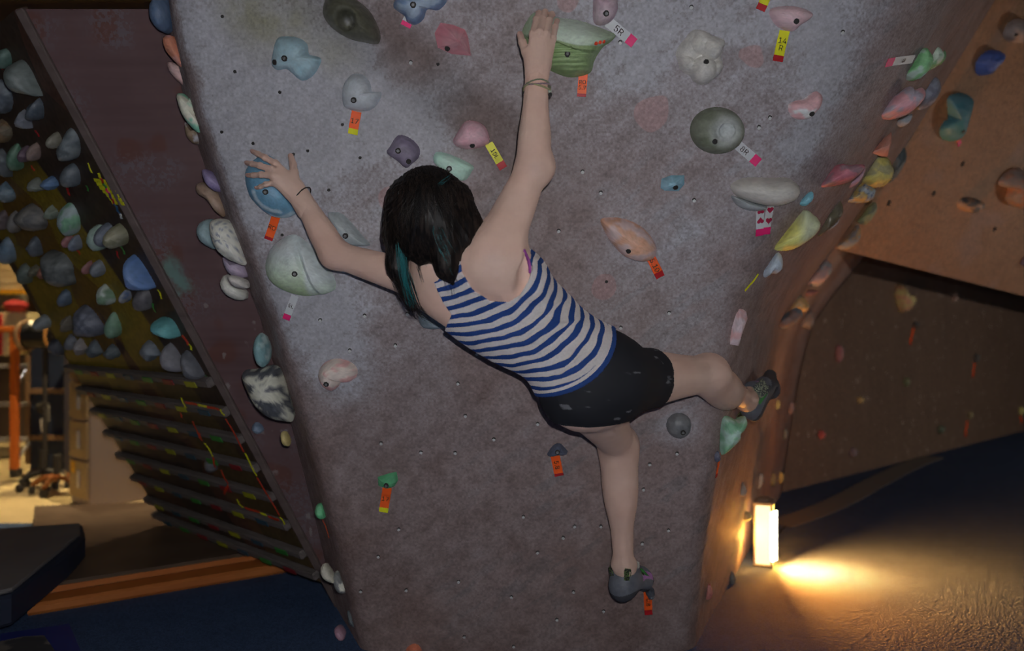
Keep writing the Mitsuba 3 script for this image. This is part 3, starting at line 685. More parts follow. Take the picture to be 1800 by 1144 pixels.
put('buckle', box((.018, .012, .022), at(1119, 993, 2.64), bevel=.004), m_pale, sk)
put('lace', strap([at(1127, 1000, 2.655), at(1133, 1006, 2.66), at(1140, 1013, 2.68)], .012, V(0, 1, 0), .006), m_green, sk)
upR = unit(at(1312, 690, 2.79) - at(1330, 715, 2.86))
upR = unit(V(-0.62, -0.45, 0.30))
smesh, sc, sax, ssd = shoe(at(1322, 712, 2.845), at(1350, 684, 2.90), at(1354, 660, 2.945), at(1326, 694, 2.845), upR, 0)
sk2 = tag(put('shoe', smesh, 'm_shoe', PERSON, smooth=True, color=sc), 'grey and purple climbing shoe of the raised leg, pressed on the side wall')
put('pull_loop', strap([at(1306, 722, 2.85), at(1296, 732, 2.84), at(1291, 740, 2.84), at(1294, 738, 2.85), at(1306, 727, 2.86)], .016, V(.6, 0, .8)), m_loop, sk2)
put('pull_loop', strap([at(1318, 688, 2.80), at(1311, 683, 2.79), at(1307, 685, 2.79), at(1312, 690, 2.80)], .010, V(.6, 0, -.8)), m_loop, sk2)
put('tongue', strap([at(1330, 690, 2.79), at(1338, 684, 2.80), at(1346, 676, 2.825)], .045, V(-.5, .1, .8), .008), mat('mesh_tongue', proc(lambda p, n, uv: mix((0.06, 0.065, 0.07), (0.30, 0.34, 0.24), smoothstep(0.5, 0.58, noise(p.x * 260, p.y * 260, p.z * 260)))), .8), sk2)
put('lace', strap([at(1334, 709, 2.80), at(1341, 699, 2.80), at(1347, 690, 2.815)], .010, V(-.5, .1, .8), .006), m_green, sk2)

# bracelets and the hair tie on the left wrist
wr = at(944, 158, 2.132); u_ = unit(wri_R - elb_R); a_ = unit(np.cross(u_, V(0, 1, 0))); b_ = np.cross(u_, a_)
th = np.linspace(0, 2 * np.pi, 40, endpoint=False)
for q, (dz, rr, col) in enumerate([(0.0, .0022, (.32, .30, .16)), (.006, .0022, (.24, .17, .20)), (.0105, .0018, (.20, .22, .14))]):
    P = [wr + u_ * (dz + 0.004 * math.sin(2 * t + q * 2)) + (a_ * math.cos(t) + b_ * math.sin(t)) * (.0335) for t in th]
    put('bracelet', tube(P, rr, 8, closed=True), mat(f'cord_{q}', col, .8), PERSON, smooth=True)
for k, (x, y, c) in enumerate([(966, 160, (.36, .40, .33)), (967, 166, (.03, .03, .03)), (923, 163, (.03, .03, .03)), (937, 156, (.18, .10, .26)), (926, 157, (.35, .30, .12)), (963, 153, (.12, .11, .08))]):
    m = trimesh.creation.icosphere(subdivisions=2, radius=.0055 if k != 3 else .0048)
    put('bead', place(m, at(x, y, 2.120 if x in (937,) else 2.128), V(1, 0, 0), V(0, 1, 0), V(0, 0, 1)), mat(f'bead_{k}', c, .35), PERSON, smooth=True)
wl = at(532, 345, 2.343); u_ = unit(wri_L - elb_L); a_ = unit(np.cross(u_, V(0, 1, 0))); b_ = np.cross(u_, a_)
u2 = unit(u_ + 0.35 * a_); a2 = unit(np.cross(u2, b_))
put('hair_tie', tube([wl + (a2 * math.cos(t) + b_ * math.sin(t)) * .0305 for t in th], .0016, 8, closed=True), mat('elastic', (.03, .022, .022), .6), PERSON, smooth=True)

# hair: cap, long side lock, ponytail, loose strands
HF = Field(V(-0.42, 1.86, 0.98), V(0.08, 2.30, 1.58), 0.0045)
HF.lump(hp(0, -.012, .024), (.098, .105, .110), HX, 0.02)
HF.lump(at(745, 400, 2.065), (.070, .05, .090), HX, 0.05)
HF.lump(at(800, 405, 2.06), (.042, .050, .070), (unit(V(.35, 0, -1)), V(0, 1, 0), unit(V(1, 0, .35))), 0.04)
HF.limb(at(805, 350, 2.07), at(824, 425, 2.05), .035, .022, 0.03)
HF.limb(at(780, 400, 2.03), at(786, 470, 2.035), .045, .030, 0.03)
HF.limb(at(786, 465, 2.035), at(797, 498, 2.045), .028, .007, 0.02)
HF.limb(at(770, 440, 2.05), at(778, 480, 2.05), .018, .005, 0.01)
HF.limb(at(815, 420, 2.04), at(800, 448, 2.05), .028, .008, 0.02)
HF.limb(at(706, 350, 2.08), at(693, 415, 2.09), .034, .026, 0.03)
HF.limb(at(693, 415, 2.09), at(698, 470, 2.10), .024, .024, 0.02)
HF.limb(at(698, 470, 2.10), at(714, 515, 2.12), .023, .013, 0.02)
HF.limb(at(714, 515, 2.12), at(727, 545, 2.13), .012, .004, 0.01)
face = np.array(hp(0, .115, -.02))
HF.lump(face, (.075, .065, .115), HX, 0.02, cut=True)
gg = HF.grid()
hm_ = tidy(HF.mesh(), 3); hv = np.array(hm_.vertices); hn = np.array(hm_.vertex_normals)
pole = hp(0.01, -.05, .095)
ang = np.arctan2((hv - pole) @ hd_r, -(hv - pole) @ hd_up + 0.02)
groove = meshkit.noise(np.stack([ang * 26, (hv - pole) @ hd_up * 5, 0 * ang], 1), 3) + 0.6 * meshkit.noise(np.stack([hv[:, 0] * 190, hv[:, 2] * 9, hv[:, 1] * 60], 1), 5)
hv2 = hv + hn * (groove[:, None] - .8) * 0.0032
hm_ = trimesh.Trimesh(hv2, hm_.faces, process=False)
def hair_color(p, n, uv):
    s = fbm(p.x * 260, p.z * 12, p.y * 160, 3); b = fbm(p.x * 18, p.z * 18, p.y * 18, 2)
    return mix((0.004, 0.0035, 0.0035), (0.022, 0.015, 0.012), smoothstep(0.35, 0.75, s) * (0.4 + b))
M_HAIR = mat('hair', proc(hair_color), 0.5, spec=0.22)
HAIR = tag(put('hair', hm_, M_HAIR, PERSON, smooth=True), 'long dark brown hair tied in a low tail')
M_TEAL = mat('teal_hair', proc(lambda p, n, uv: mix((0.006, 0.05, 0.055), (0.02, 0.16, 0.17), fbm(p.x * 260, p.z * 14, p.y * 160, 3))), 0.4)
rs = np.random.default_rng(5); strands = []
def bundle(keys, n, spread, r=.0009, dest=strands):
    for _ in range(n):
        o = rs.normal(0, 1, 3) * spread
        P = [at(*k) + o * (0.5 + 0.8 * i / len(keys)) + rs.normal(0, .0015, 3) for i, k in enumerate(keys)]
        q = spline(P, 4, closed=False); dest.append(tube(q, np.linspace(r, r * .35, len(q)), 4))
bundle([(700, 330, 2.03), (684, 390, 2.06), (690, 455, 2.08), (708, 515, 2.11), (733, 552, 2.15)], 40, .009)
bundle([(712, 470, 2.09), (722, 500, 2.1), (738, 540, 2.13), (757, 552, 2.16)], 10, .005)
bundle([(700, 480, 2.09), (718, 520, 2.1), (734, 550, 2.12), (758, 566, 2.15)], 6, .004)
bundle([(770, 400, 1.985), (780, 440, 2.0), (790, 475, 2.02), (798, 505, 2.05)], 40, .011)
bundle([(752, 420, 2.01), (742, 455, 2.04), (738, 470, 2.06), (745, 492, 2.08)], 10, .005)
bundle([(735, 440, 2.05), (722, 455, 2.07), (705, 470, 2.09)], 5, .004)
bundle([(790, 400, 2.0), (805, 425, 2.01), (803, 445, 2.03)], 18, .01)
bundle([(760, 302, 2.06), (800, 318, 2.06), (818, 355, 2.06), (834, 400, 2.06)], 16, .006)
bundle([(742, 330, 1.99), (720, 370, 1.985), (712, 410, 2.0), (725, 440, 2.03)], 30, .013)
bundle([(760, 320, 1.985), (775, 350, 1.98), (790, 390, 1.985), (800, 420, 2.0)], 30, .014)
teal = []
bundle([(697, 392, 2.045), (702, 425, 2.05), (707, 465, 2.065), (714, 500, 2.085), (724, 535, 2.12)], 34, .0055, .0013, teal)
bundle([(766, 372, 2.0), (764, 392, 1.99), (768, 412, 1.985), (782, 440, 1.995)], 22, .007, .0010, teal)
bundle([(772, 438, 2.0), (783, 452, 2.005), (792, 478, 2.02)], 16, .005, .0010, teal)
bundle([(762, 330, 1.99), (775, 320, 2.0), (788, 312, 2.02)], 10, .003, .0009, teal)
tag(put('teal_streak', cat(*teal), M_TEAL, HAIR, smooth=True), 'teal dyed streaks', kind='stuff')
# combed hair over the cap, gathered towards the tail
tie = at(778, 425, 2.0)
for q in range(420):
    th_, ph_ = rs.uniform(0, 2 * np.pi), rs.uniform(0.25, 1.9)
    u0 = V(math.sin(ph_) * math.cos(th_), -abs(math.sin(ph_) * math.sin(th_)) * .9 - .05, math.cos(ph_))
    u1 = V(*[np.dot(tie - head, w) for w in HX]); u1 = unit(u1 / V(.1, .105, .113)); u0 = unit(u0)
    if rs.random() < .4: u1 = unit(u1 + V(rs.normal(0, .5), 0, rs.normal(0, .35)))
    P = []
    for t in np.linspace(0, 1, 7):
        d = unit(u0 * (1 - t) + u1 * t) + rs.normal(0, .006, 3)
        P.append(hp(*(d * V(.0985, .1055, .1105) * (1.0 + .012 * math.sin(3 * t)) + V(0, -.012, .024))))
    strands.append(tube(spline(np.array(P), 2, closed=False), .0011, 4))
put('strands', cat(*strands), M_HAIR, HAIR, smooth=True)
labels[HAIR + '__strands'] = {'kind': 'stuff', 'label': 'loose hair strands'}
# ---------------------------------------------------------------- climbing holds, tape tags, bolts
VC = {'type': 'mesh_attribute', 'name': 'vertex_color'}
scene['m_resin'] = {'type': 'twosided', 'bsdf': {'type': 'principled', 'base_color': VC, 'roughness': 0.5, 'specular': 0.4}}
scene['m_gloss'] = {'type': 'twosided', 'bsdf': {'type': 'principled', 'base_color': VC, 'roughness': 0.22, 'specular': 0.5}}
M_BOLT = mat('bolt', (.26, .265, .27), 0.4, metallic=0.5)
M_SOCK = mat('socket', (.035, .033, .032), 0.8)
M_TNUT = mat('tnut', (.55, .56, .56), 0.45)
DULL = 0.22
def paint(v, hgt, base, base2=None, chalk=0.25, scale=1.0, seed=0, spots=None, split=None):
    """colour of each vertex: cast colour with marbling, chalk rubbed on the high places"""
    dull = lambda q: np.asarray(q, float) * (1 - DULL) + DULL * np.mean(q)
    base = dull(base); base2 = None if base2 is None else dull(base2)
    n1 = meshkit.fbm(v * 28 / scale, 3, seed); n2 = meshkit.fbm(v * 75 / scale, 3, seed + 3); n3 = meshkit.noise(v * 240, seed + 5)
    c = np.tile(np.asarray(base, float), (len(v), 1))
    if base2 is not None:
        w = split if split is not None else np.clip((n1 - 0.46) * 14, 0, 1)
        c = c * (1 - w[:, None]) + w[:, None] * np.asarray(base2, float)
    c = c * (0.78 + 0.44 * n2[:, None])
    k = chalk * np.clip(0.25 + 1.6 * (n1 - 0.35) + 0.7 * (n2 - .5), 0, 1) * np.clip(0.3 + hgt, 0, 1)
    c = c * (1 - k[:, None]) + k[:, None] * V(.56, .56, .56)
    c *= (0.88 + 0.24 * n3)[:, None]
    if spots is not None:
        w = np.clip((meshkit.noise(v * 130, seed + 11) - 0.66) * 12, 0, 1)[:, None]; c = c * (1 - w) + w * np.asarray(spots)
    return np.clip(c, 0, 0.9)
def dome(out, H, peak=(0, 0), p=2.2, q=2.0, rings=12, sink=0.025, extra=None, rough=0.0, seed=0):
    """a cast lump over the outline (metres, in the plane of the wall); returns vertices in (right, up, out), faces, height 0..1"""
    out = np.asarray(out, float); pk = np.asarray(peak, float); n = len(out)
    a = sum(np.cross(out[i] - pk, out[(i + 1) % n] - pk) for i in range(n))
    if a < 0: out = out[::-1]
    ss = np.linspace(1, 0, rings + 1)[:-1] ** 1.0; vs = [np.hstack([out, np.full((n, 1), -sink)])]
    for s in ss:
        h = H * (1 - s ** p) ** (1 / q)
        xy = pk + (out - pk) * s
        vs.append(np.hstack([xy, np.full((n, 1), h)]))
    v = np.vstack(vs + [[[pk[0], pk[1], H]]])
    f = []
    m = rings + 1
    for i in range(m - 1):
        k = np.arange(n); j = (k + 1) % n
        f.append(np.stack([i * n + k, i * n + j, (i + 1) * n + j], 1)); f.append(np.stack([i * n + k, (i + 1) * n + j, (i + 1) * n + k], 1))
    k = np.arange(n); f.append(np.stack([(m - 1) * n + k, (m - 1) * n + (k + 1) % n, np.full(n, m * n)], 1))
    f.append(np.stack([np.zeros(n - 2, int), k[2:], k[1:-1]], 1))
    hh = v[:, 2].copy()
    top = hh > -sink * 0.5; rim = np.clip(hh / (0.35 * H), 0, 1)
    if extra is not None: v[top, 2] += extra(v[top, 0], v[top, 1]) * rim[top]
    if rough: v[top, 2] += rough * (meshkit.fbm(v[top] * 45 + seed, 3, seed) - .5) * rim[top] * 2
    return v, np.vstack(f), np.clip(hh / H, 0, 1)
def to_world(v, p, fr): return p + v[:, :1] * fr[0] + v[:, 1:2] * fr[1] + v[:, 2:] * fr[2]
def bolt(p, fr, key, r=0.0072):
    """a hex-socket bolt head in its dark counterbore"""
    put('bolt_recess', place(lathe([(0, -.008), (r * 1.1, -.008), (r * 1.1, .0006), (r * .98, .0012), (0, .0012)], 16), p, *fr), M_SOCK, key, smooth=35)
    q = r * .62
    put('bolt', place(lathe([(0, -.004), (q, -.004), (q, .0026), (q * .8, .0040), (q * .55, .0040), (q * .5, .0016), (0, .0016)], 12), p, *fr), M_BOLT, key, smooth=35)
def socket(p, fr, key, r=0.0072):
    """an empty bolt hole"""
    put('bolt_hole', place(lathe([(0, -.008), (r, -.008), (r, .0008), (r * .93, .0013), (0, .0010)], 16), p, *fr), M_SOCK, key, smooth=35)
FR = frame(N_FRONT)
HOLD_CAT = 'climbing hold'
def hold(px, H, color, label, surf='front', color2=None, chalk=0.25, peak=None, bolts=(), holes=(), sharp=False, gloss=False, p=2.2, q=2.0, extra=None, rough=0.002, group=None, spots=None, split=None, per=5, rings=12, name='climbing_hold', lift=0.0):
    """px: outline traced on the photograph; it is laid onto the wall there and given its real depth"""
    px = np.asarray(px, float); c = px.mean(0)
    if surf == 'front': P, n = hit(*c); n = unit(0.5 * n + 0.5 * N_FRONT)
    else: P, n = SURF[surf][0](*c), SURF[surf][1]
    P = P + n * lift; sink = 0.025
    if surf != 'front':
        n = unit(n + 0.9 * unit(EYE - P))
    fr = frame(n)
    loc = lambda x, y: (lambda d: V(np.dot(d, fr[0]), np.dot(d, fr[1])))(on_plane(x, y, P, n) - P)
    o = np.array([loc(*q_) for q_ in px])
    if not sharp: o = spline(o, per)
    else:
        o = np.vstack([np.linspace(o[i], o[(i + 1) % len(o)], 4)[:-1] for i in range(len(o))])
    seed = int(abs(px[0, 0] * 7 + px[0, 1] * 3)) % 997
    pk = loc(*peak) if peak is not None else o.mean(0)
    if surf != 'front': sink = 0.2 * np.ptp(o, axis=0).max()
    v, f, h = dome(o, H, pk, p, q, rings if not sharp else 5, sink=sink, extra=(lambda x, y: extra(x, y, loc)) if extra else None, rough=rough, seed=seed)
    w = to_world(v, P, fr)
    sp = split(v, loc) if split is not None else None
    col = paint(w, h, color, color2, chalk, seed=seed, spots=spots, split=sp)
    m = trimesh.Trimesh(w, f, process=False)
    if m.volume < 0: m.invert()
    key = put(name, m, 'm_gloss' if gloss else 'm_resin', smooth=not sharp if not sharp else False, color=col)
    tag(key, label, HOLD_CAT, group)
    tri = v[:, :2]
    def top_at(x, y):
        l = loc(x, y); d = np.linalg.norm(tri - l, axis=1) + (h <= 0) * 1
        i = np.argsort(d)[:4]; z = np.average(v[i, 2], weights=1 / (d[i] + 1e-4))
        return P + l[0] * fr[0] + l[1] * fr[1] + z * fr[2]
    mn = np.array(m.vertex_normals)
    def local(x, y):
        l = loc(x, y); d = np.linalg.norm(tri - l, axis=1) + (h <= 0) * 1
        i = np.argsort(d)[:8]; nn = mn[i].mean(0); nn = nn if np.dot(nn, fr[2]) > 0 else -nn
        return frame(unit(unit(nn) + 0.5 * fr[2]))
    for b in bolts: bolt(top_at(*b) + fr[2] * 0.0025, local(*b), key)
    for b in holes: socket(top_at(*b) + fr[2] * 0.0022, local(*b), key)
    return key, top_at, fr
def C(ox, oy, s, pts): return [(ox + x / s, oy + y / s) for x, y in pts]
SURF = {'board': (on_board, N_BOARD), 'slab': (on_slab, N_SLAB), 'back': (on_back, N_BACK), 'panel': (panel, PANEL_N)}
c4 = lambda *p: C(420, 0, 3.576, p)
c5 = lambda *p: C(880, 0, 3.576, p)
c6 = lambda *p: C(1300, 0, 3.576, p)
cL = lambda *p: C(400, 240, 2.86, p)
# --- main wall
hold(c4((240, 245), (300, 228), (380, 240), (430, 280), (442, 340), (500, 358), (517, 385), (480, 460), (430, 500), (390, 505), (350, 470), (300, 435), (240, 440), (208, 405), (215, 330)), .055, alb(95, 125, 135, 2.6), 'pale teal two-lobed hold near the upper left corner of the wall', bolts=[c4((316, 368))[0]], holes=[c4((248, 392))[0]], chalk=.3)
def ring_pocket(x0, y0, r, dep):
    def fn(x, y, loc):
        l = loc(x0, y0); d = np.hypot(x - l[0], y - l[1])
        return -dep / (1 + np.exp((d - r) / 0.004))
    return fn
hold(c4((540, 20), (585, -30), (680, -28), (760, 15), (830, 80), (880, 180), (890, 240), (870, 278), (780, 268), (700, 248), (620, 205), (560, 150), (530, 90)), .085, alb(52, 52, 40, 2.6), 'dark olive glossy hold with a pocket in the middle, at the top edge', gloss=True, chalk=.05, extra=ring_pocket(*c4((690, 155))[0], .0185, .075), rings=26, per=8, rough=0.0, split=lambda v, loc: np.clip(1 - np.hypot(v[:, 0] - loc(*c4((686, 142))[0])[0], v[:, 1] - loc(*c4((686, 142))[0])[1]) / .011, 0, 1), color2=alb(105, 105, 105, 2.6))
hold(c4((980, 0), (975, 50), (1040, 100), (1060, 140), (1110, 155), (1160, 120), (1185, 60), (1250, 65), (1300, 20), (1310, -40), (1200, -70), (1100, -50), (1010, -40)), .06, alb(62, 88, 120, 2.6), 'marbled blue lumpy hold cut off by the top edge', color2=alb(90, 110, 130, 2.6), bolts=[c4((1112, 38))[0]], chalk=.25)
hold(c4((1265, 140), (1345, 155), (1420, 185), (1440, 230), (1458, 350), (1340, 340), (1250, 300), (1230, 210)), .05, alb(140, 75, 85, 2.6), 'red faceted chalky hold to the left of the raised hand', sharp=True, peak=c4((1395, 260))[0], p=1.0, q=1.0, chalk=.5, holes=[c4((1312, 306))[0]])
hold(c4((650, 580), (670, 510), (720, 465), (780, 470), (825, 520), (838, 575), (895, 580), (880, 640), (830, 690), (760, 700), (700, 690), (660, 665)), .055, alb(120, 128, 135, 2.6), 'pale grey hook-shaped hold above an orange and yellow tag', bolts=[c4((742, 625))[0]], chalk=.4)
hold(c4((1000, 850), (1080, 870), (1135, 930), (1130, 990), (1088, 1030), (1050, 1055), (1000, 1010), (930, 960), (950, 920)), .04, alb(72, 62, 85, 2.6), 'dusky purple hold above the climber\'s head', p=4, bolts=[c4((1012, 940))[0]], holes=[c4((1076, 1008))[0]], chalk=.2, per=3)
hold(c4((1430, 760), (1520, 775), (1565, 830), (1568, 900), (1480, 935), (1390, 930), (1345, 890), (1370, 840)), .055, alb(155, 110, 122, 2.6), 'chalky pink hold beside the yellow tag above the head', chalk=.5, holes=[c4((1470, 910))[0]])
hold(c4((1240, 955), (1340, 975), (1470, 1040), (1462, 1080), (1420, 1135), (1350, 1120), (1290, 1070), (1225, 1020)), .035, alb(120, 160, 140, 2.6), 'mint green slab-like hold just over the head', p=4, bolts=[c4((1327, 1053))[0]], chalk=.3, per=3)
# the big green hold under the right hand
def lipped(x, y, loc):
    a, b = loc(962, 70), loc(1060, 84); t = (x - a[0]) / (b[0] - a[0])
    line = a[1] + (b[1] - a[1]) * t - 0.018 * np.sin(np.clip(t, 0, 1.3) * np.pi * .8)
    d = y - line
    return np.where(d > 0, -d * 0.35 + 0.012, -0.012 + 0.003 * np.sin(y * 520 + 0.4 * np.sin(x * 120)))
g1 = c5((140, 180), (190, 95), (240, 80), (360, 108), (500, 130), (600, 165), (680, 195), (722, 222), (690, 265), (640, 300), (590, 380), (565, 455), (480, 485), (400, 480), (290, 435), (200, 400), (150, 330), (135, 240))
GREEN, g1top, g1fr = hold(g1, .10, alb(88, 112, 60, 2.6), 'big green two-tone hold gripped by the raised right hand', color2=alb(135, 150, 135, 2.6), chalk=.18, extra=lipped, p=3.2, q=1.6, rings=30, per=7, peak=(1000, 84),
     split=lambda v, loc: np.clip((v[:, 1] - np.interp(v[:, 0], [loc(930, 66)[0], loc(962, 70)[0], loc(1010, 82)[0], loc(1050, 82)[0], loc(1080, 64)[0]], [loc(930, 66)[1], loc(962, 70)[1], loc(1010, 82)[1], loc(1050, 82)[1], loc(1080, 64)[1]])) / .004 + .5, 0, 1) * np.clip(1.25 - np.hypot(v[:, 0] - loc(1000, 50)[0], v[:, 1] - loc(1000, 50)[1]) / .13, 0, 1), bolts=[c5((408, 343))[0]])
m_dot = mat('red_dot', alb(190, 50, 30, 2.4), .5)
for x, y in ((580, 280), (605, 273), (630, 268)):
    q = g1top(*c5((x, y))[0]); d = trimesh.creation.icosphere(subdivisions=1, radius=.0052); put('dot', place(d, q, *g1fr), m_dot, GREEN, smooth=True)
hold(c5((590, -20), (580, 60), (582, 125), (600, 155), (640, 160), (700, 130), (738, 50), (720, -20), (660, -40)), .05, alb(128, 105, 115, 2.6), 'dusty pink tongue-shaped hold above the white tag at the top', chalk=.4, bolts=[c5((652, 92))[0]])
def knobs(x, y, loc):
    z = 0
    for cx, cy, r, hh in [(1255, 245, 50, .03), (1310, 300, 70, .045), (1225, 290, 50, .03), (1370, 275, 32, .035), (1150, 400, 50, .03), (1255, 450, 85, .05), (1345, 440, 50, .03), (1175, 320, 55, .02)]:
        a = loc(*c5((cx, cy))[0]); d2 = (x - a[0]) ** 2 + (y - a[1]) ** 2; R = r / 3.576 / 620
        z = np.maximum(z, hh * np.sqrt(np.clip(1 - d2 / R ** 2, 0, 1)))
    return z
hold(c5((1100, 340), (1120, 290), (1160, 240), (1200, 195), (1260, 188), (1340, 225), (1390, 250), (1398, 310), (1385, 360), (1395, 410), (1350, 480), (1310, 520), (1255, 532), (1210, 510), (1190, 480), (1130, 440), (1115, 390)), .035, alb(140, 138, 132, 2.6), 'cream knobbly popcorn-shaped hold right of the raised hand', chalk=.45, extra=knobs, rings=26, per=6, p=3, holes=[c5((1255, 390))[0]])
def dish(x, y, loc):
    a = loc(*c5((1395, 815))[0]); d = np.hypot(x - a[0], y - a[1])
    return -0.03 * np.exp(-(d / .03) ** 2) + 0.006 * np.exp(-((d - .022) / .003) ** 2)
hold([(880 + (1360 + 172 * math.cos(t) * math.cos(.25) - 145 * math.sin(t) * -math.sin(.25)) / 3.576, (820 + 145 * math.sin(t) - 30 * math.cos(t)) / 3.576) for t in np.arange(14) * 2 * math.pi / 14], .065, alb(72, 78, 62, 2.6), 'round olive hold with a chalky dished middle', color2=alb(125, 130, 130, 2.6), chalk=.15, extra=dish, rings=24, per=5,
     split=lambda v, loc: np.clip(1.3 - np.hypot(v[:, 0] - loc(1270, 228)[0], v[:, 1] - loc(1270, 228)[1]) / .042, 0, 1), holes=[c5((1320, 880))[0]])
hold(c6((185, 70), (240, 42), (330, 38), (400, 55), (455, 90), (425, 130), (370, 165), (330, 198), (270, 185), (215, 145)), .05, alb(150, 120, 126, 2.6), 'pink wedge hold with a dark bolt hole above the yellow tag reading 14', chalk=.4, holes=[c6((322, 140))[0]])
hold(c6((300, 660), (340, 635), (400, 620), (450, 585), (490, 575), (512, 610), (500, 660), (470, 700), (420, 745), (360, 750), (315, 725)), .045, alb(155, 115, 118, 2.6), 'small pink and white crescent hold near the right bend of the wall', color2=alb(165, 155, 155, 2.6), chalk=.3, holes=[c6((418, 708))[0]])
b7 = lambda *p: C(1250, 250, 3.093, p)
hold(b7((105, 250), (130, 212), (200, 190), (320, 192), (420, 195), (462, 230), (465, 270), (430, 310), (340, 340), (240, 330), (150, 300)), .085, alb(135, 132, 125, 2.6), 'long grey sausage-shaped hold above the tags with hearts', chalk=.35, p=2.6, rings=16)
hold(b7((108, 290), (150, 300), (240, 328), (300, 345), (280, 365), (200, 368), (140, 342)), .05, alb(98, 105, 108, 2.6), 'flat slate grey hold tucked under the long grey sausage-shaped hold', chalk=.2)
hold([(1163, 314), (1180, 308), (1203, 308), (1203, 324), (1193, 336), (1168, 335), (1161, 330)], .028, alb(75, 120, 135, 2.6), 'small teal chip of a hold right of the raised elbow', chalk=.35, holes=[(1185, 328)], sharp=True, p=1.6, q=1.2)
hold([(1056, 385), (1080, 382), (1105, 387), (1130, 401), (1150, 425), (1154, 444), (1145, 455), (1125, 459), (1098, 450), (1075, 427), (1062, 405)], .065, alb(185, 110, 82, 2.6), 'salmon orange egg-shaped hold right of the shoulder', color2=alb(165, 125, 120, 2.6), chalk=.4, holes=[(1100, 435)], peak=(1115, 425))
hold([(1193 + 22 * math.cos(t), 747 + 22 * math.sin(t)) for t in np.arange(10) * .2 * math.pi], .035, alb(68, 70, 72, 2.8), 'round dark grey knob below the raised leg', chalk=.15, bolts=[(1197, 752)])
hold([(962, 799), (972, 783), (984, 779), (994, 788), (998, 794), (990, 797), (978, 796)], .03, alb(45, 52, 68, 2.8), 'small slate blue wedge hold above an orange tag, left of the lower leg', chalk=.1, bolts=[(979, 788)])
hold([(664, 838), (683, 832), (697, 829), (700, 844), (694, 854), (681, 858), (665, 853)], .03, alb(42, 120, 75, 2.8), 'small green hold low on the wall above an orange and yellow tag', chalk=.1, bolts=[(681, 846)], sharp=True, p=1.8, q=1.4)
hold([(561, 655), (570, 638), (590, 630), (612, 634), (627, 645), (628, 660), (617, 668), (606, 664), (597, 656), (592, 660), (600, 668), (594, 680), (583, 684), (568, 674)], .06, alb(150, 110, 105, 2.7), 'pink and cream hold curled like a C at the left', color2=alb(150, 135, 125, 2.7), chalk=.3, bolts=[(581, 664)], peak=(582, 652))
def ridge(x, y, loc):
    a, b = loc(522, 415), loc(560, 507); e = b - a; d = ((x - a[0]) * e[1] - (y - a[1]) * e[0]) / np.linalg.norm(e)
    return np.where(d < 0, 0, 0.0) - 0.016 * np.exp(-((d) / .006) ** 2) - 0.02 / (1 + np.exp(d * s_rg / .004))
s_rg = -1
hold(cL((190, 660), (215, 570), (280, 510), (340, 492), (400, 530), (470, 600), (520, 670), (545, 740), (530, 775), (460, 795), (380, 800), (290, 775), (220, 730)), .095, alb(120, 145, 95, 2.6), 'big pale green dome hold with a ridge, below the left forearm', color2=alb(135, 145, 145, 2.6), chalk=.3, extra=ridge, rings=26, per=6, bolts=[cL((368, 662))[0]], peak=(515, 470),
     split=lambda v, loc: np.clip((v[:, 1] - loc(500, 478)[1]) / .12 + .45 + np.clip((v[:, 0] - loc(540, 470)[0]) / .02, 0, .6), 0, 1))
def drips(v, loc):
    w = 0
    for pts in ([(457, 333), (463, 347), (472, 357), (486, 364), (500, 368)], [(446, 352), (460, 368), (476, 376), (500, 380), (520, 372)]):
        P_ = spline(np.array([loc(*q) for q in pts]), 8, closed=False); d = np.min(np.hypot(v[:, 0:1] - P_[:, 0], v[:, 1:2] - P_[:, 1]), axis=1)
        w = np.maximum(w, np.clip(1.5 - d / (.0045 + .003 * meshkit.noise(np.stack([v[:, 0], v[:, 1], v[:, 0] * 0], 1) * 80)), 0, 1))
    return w
hold(cL((95, 200), (105, 150), (150, 105), (210, 95), (280, 160), (340, 250), (365, 330), (352, 380), (300, 408), (230, 398), (165, 350), (115, 285)), .075, alb(52, 98, 122, 2.6), 'round blue hold with pale drips under the left hand', color2=alb(120, 140, 150, 2.6), chalk=.08, rings=26, per=7, split=drips, bolts=[cL((228, 262))[0]])
hold(cL((505, 388), (540, 380), (580, 390), (630, 440), (680, 500), (715, 545), (640, 548), (590, 530), (540, 470)), .055, alb(108, 118, 120, 2.6), 'grey leaf-shaped hold behind the left forearm', chalk=.3, bolts=[cL((610, 483))[0]])
hold([(735, 552), (740, 570), (752, 575), (765, 576), (805, 571), (800, 555), (770, 530), (745, 535)], .04, alb(78, 92, 100, 2.6), 'flat blue grey hold partly hidden behind the climber\'s chest', chalk=.2, p=5, per=3)
hold([(806, 330), (818, 331), (826, 342), (827, 356), (820, 366), (806, 364)], .04, alb(150, 115, 118, 2.6), 'pink hold peeping out behind the right side of the head', chalk=.35)
hold([(714, 1144), (720, 1134), (729, 1131), (738, 1136), (741, 1148), (728, 1154)], .04, alb(185, 75, 40, 2.8), 'orange hold at the foot of the wall, cut by the bottom edge', chalk=.05)
# foot chip under the straight leg
hold([(1134, 1036), (1139, 1031), (1146, 1032), (1150, 1038), (1143, 1043), (1136, 1042)], .05, alb(40, 46, 55, 2.8), 'tiny dark foot chip under the toe of the straight leg', chalk=.1)

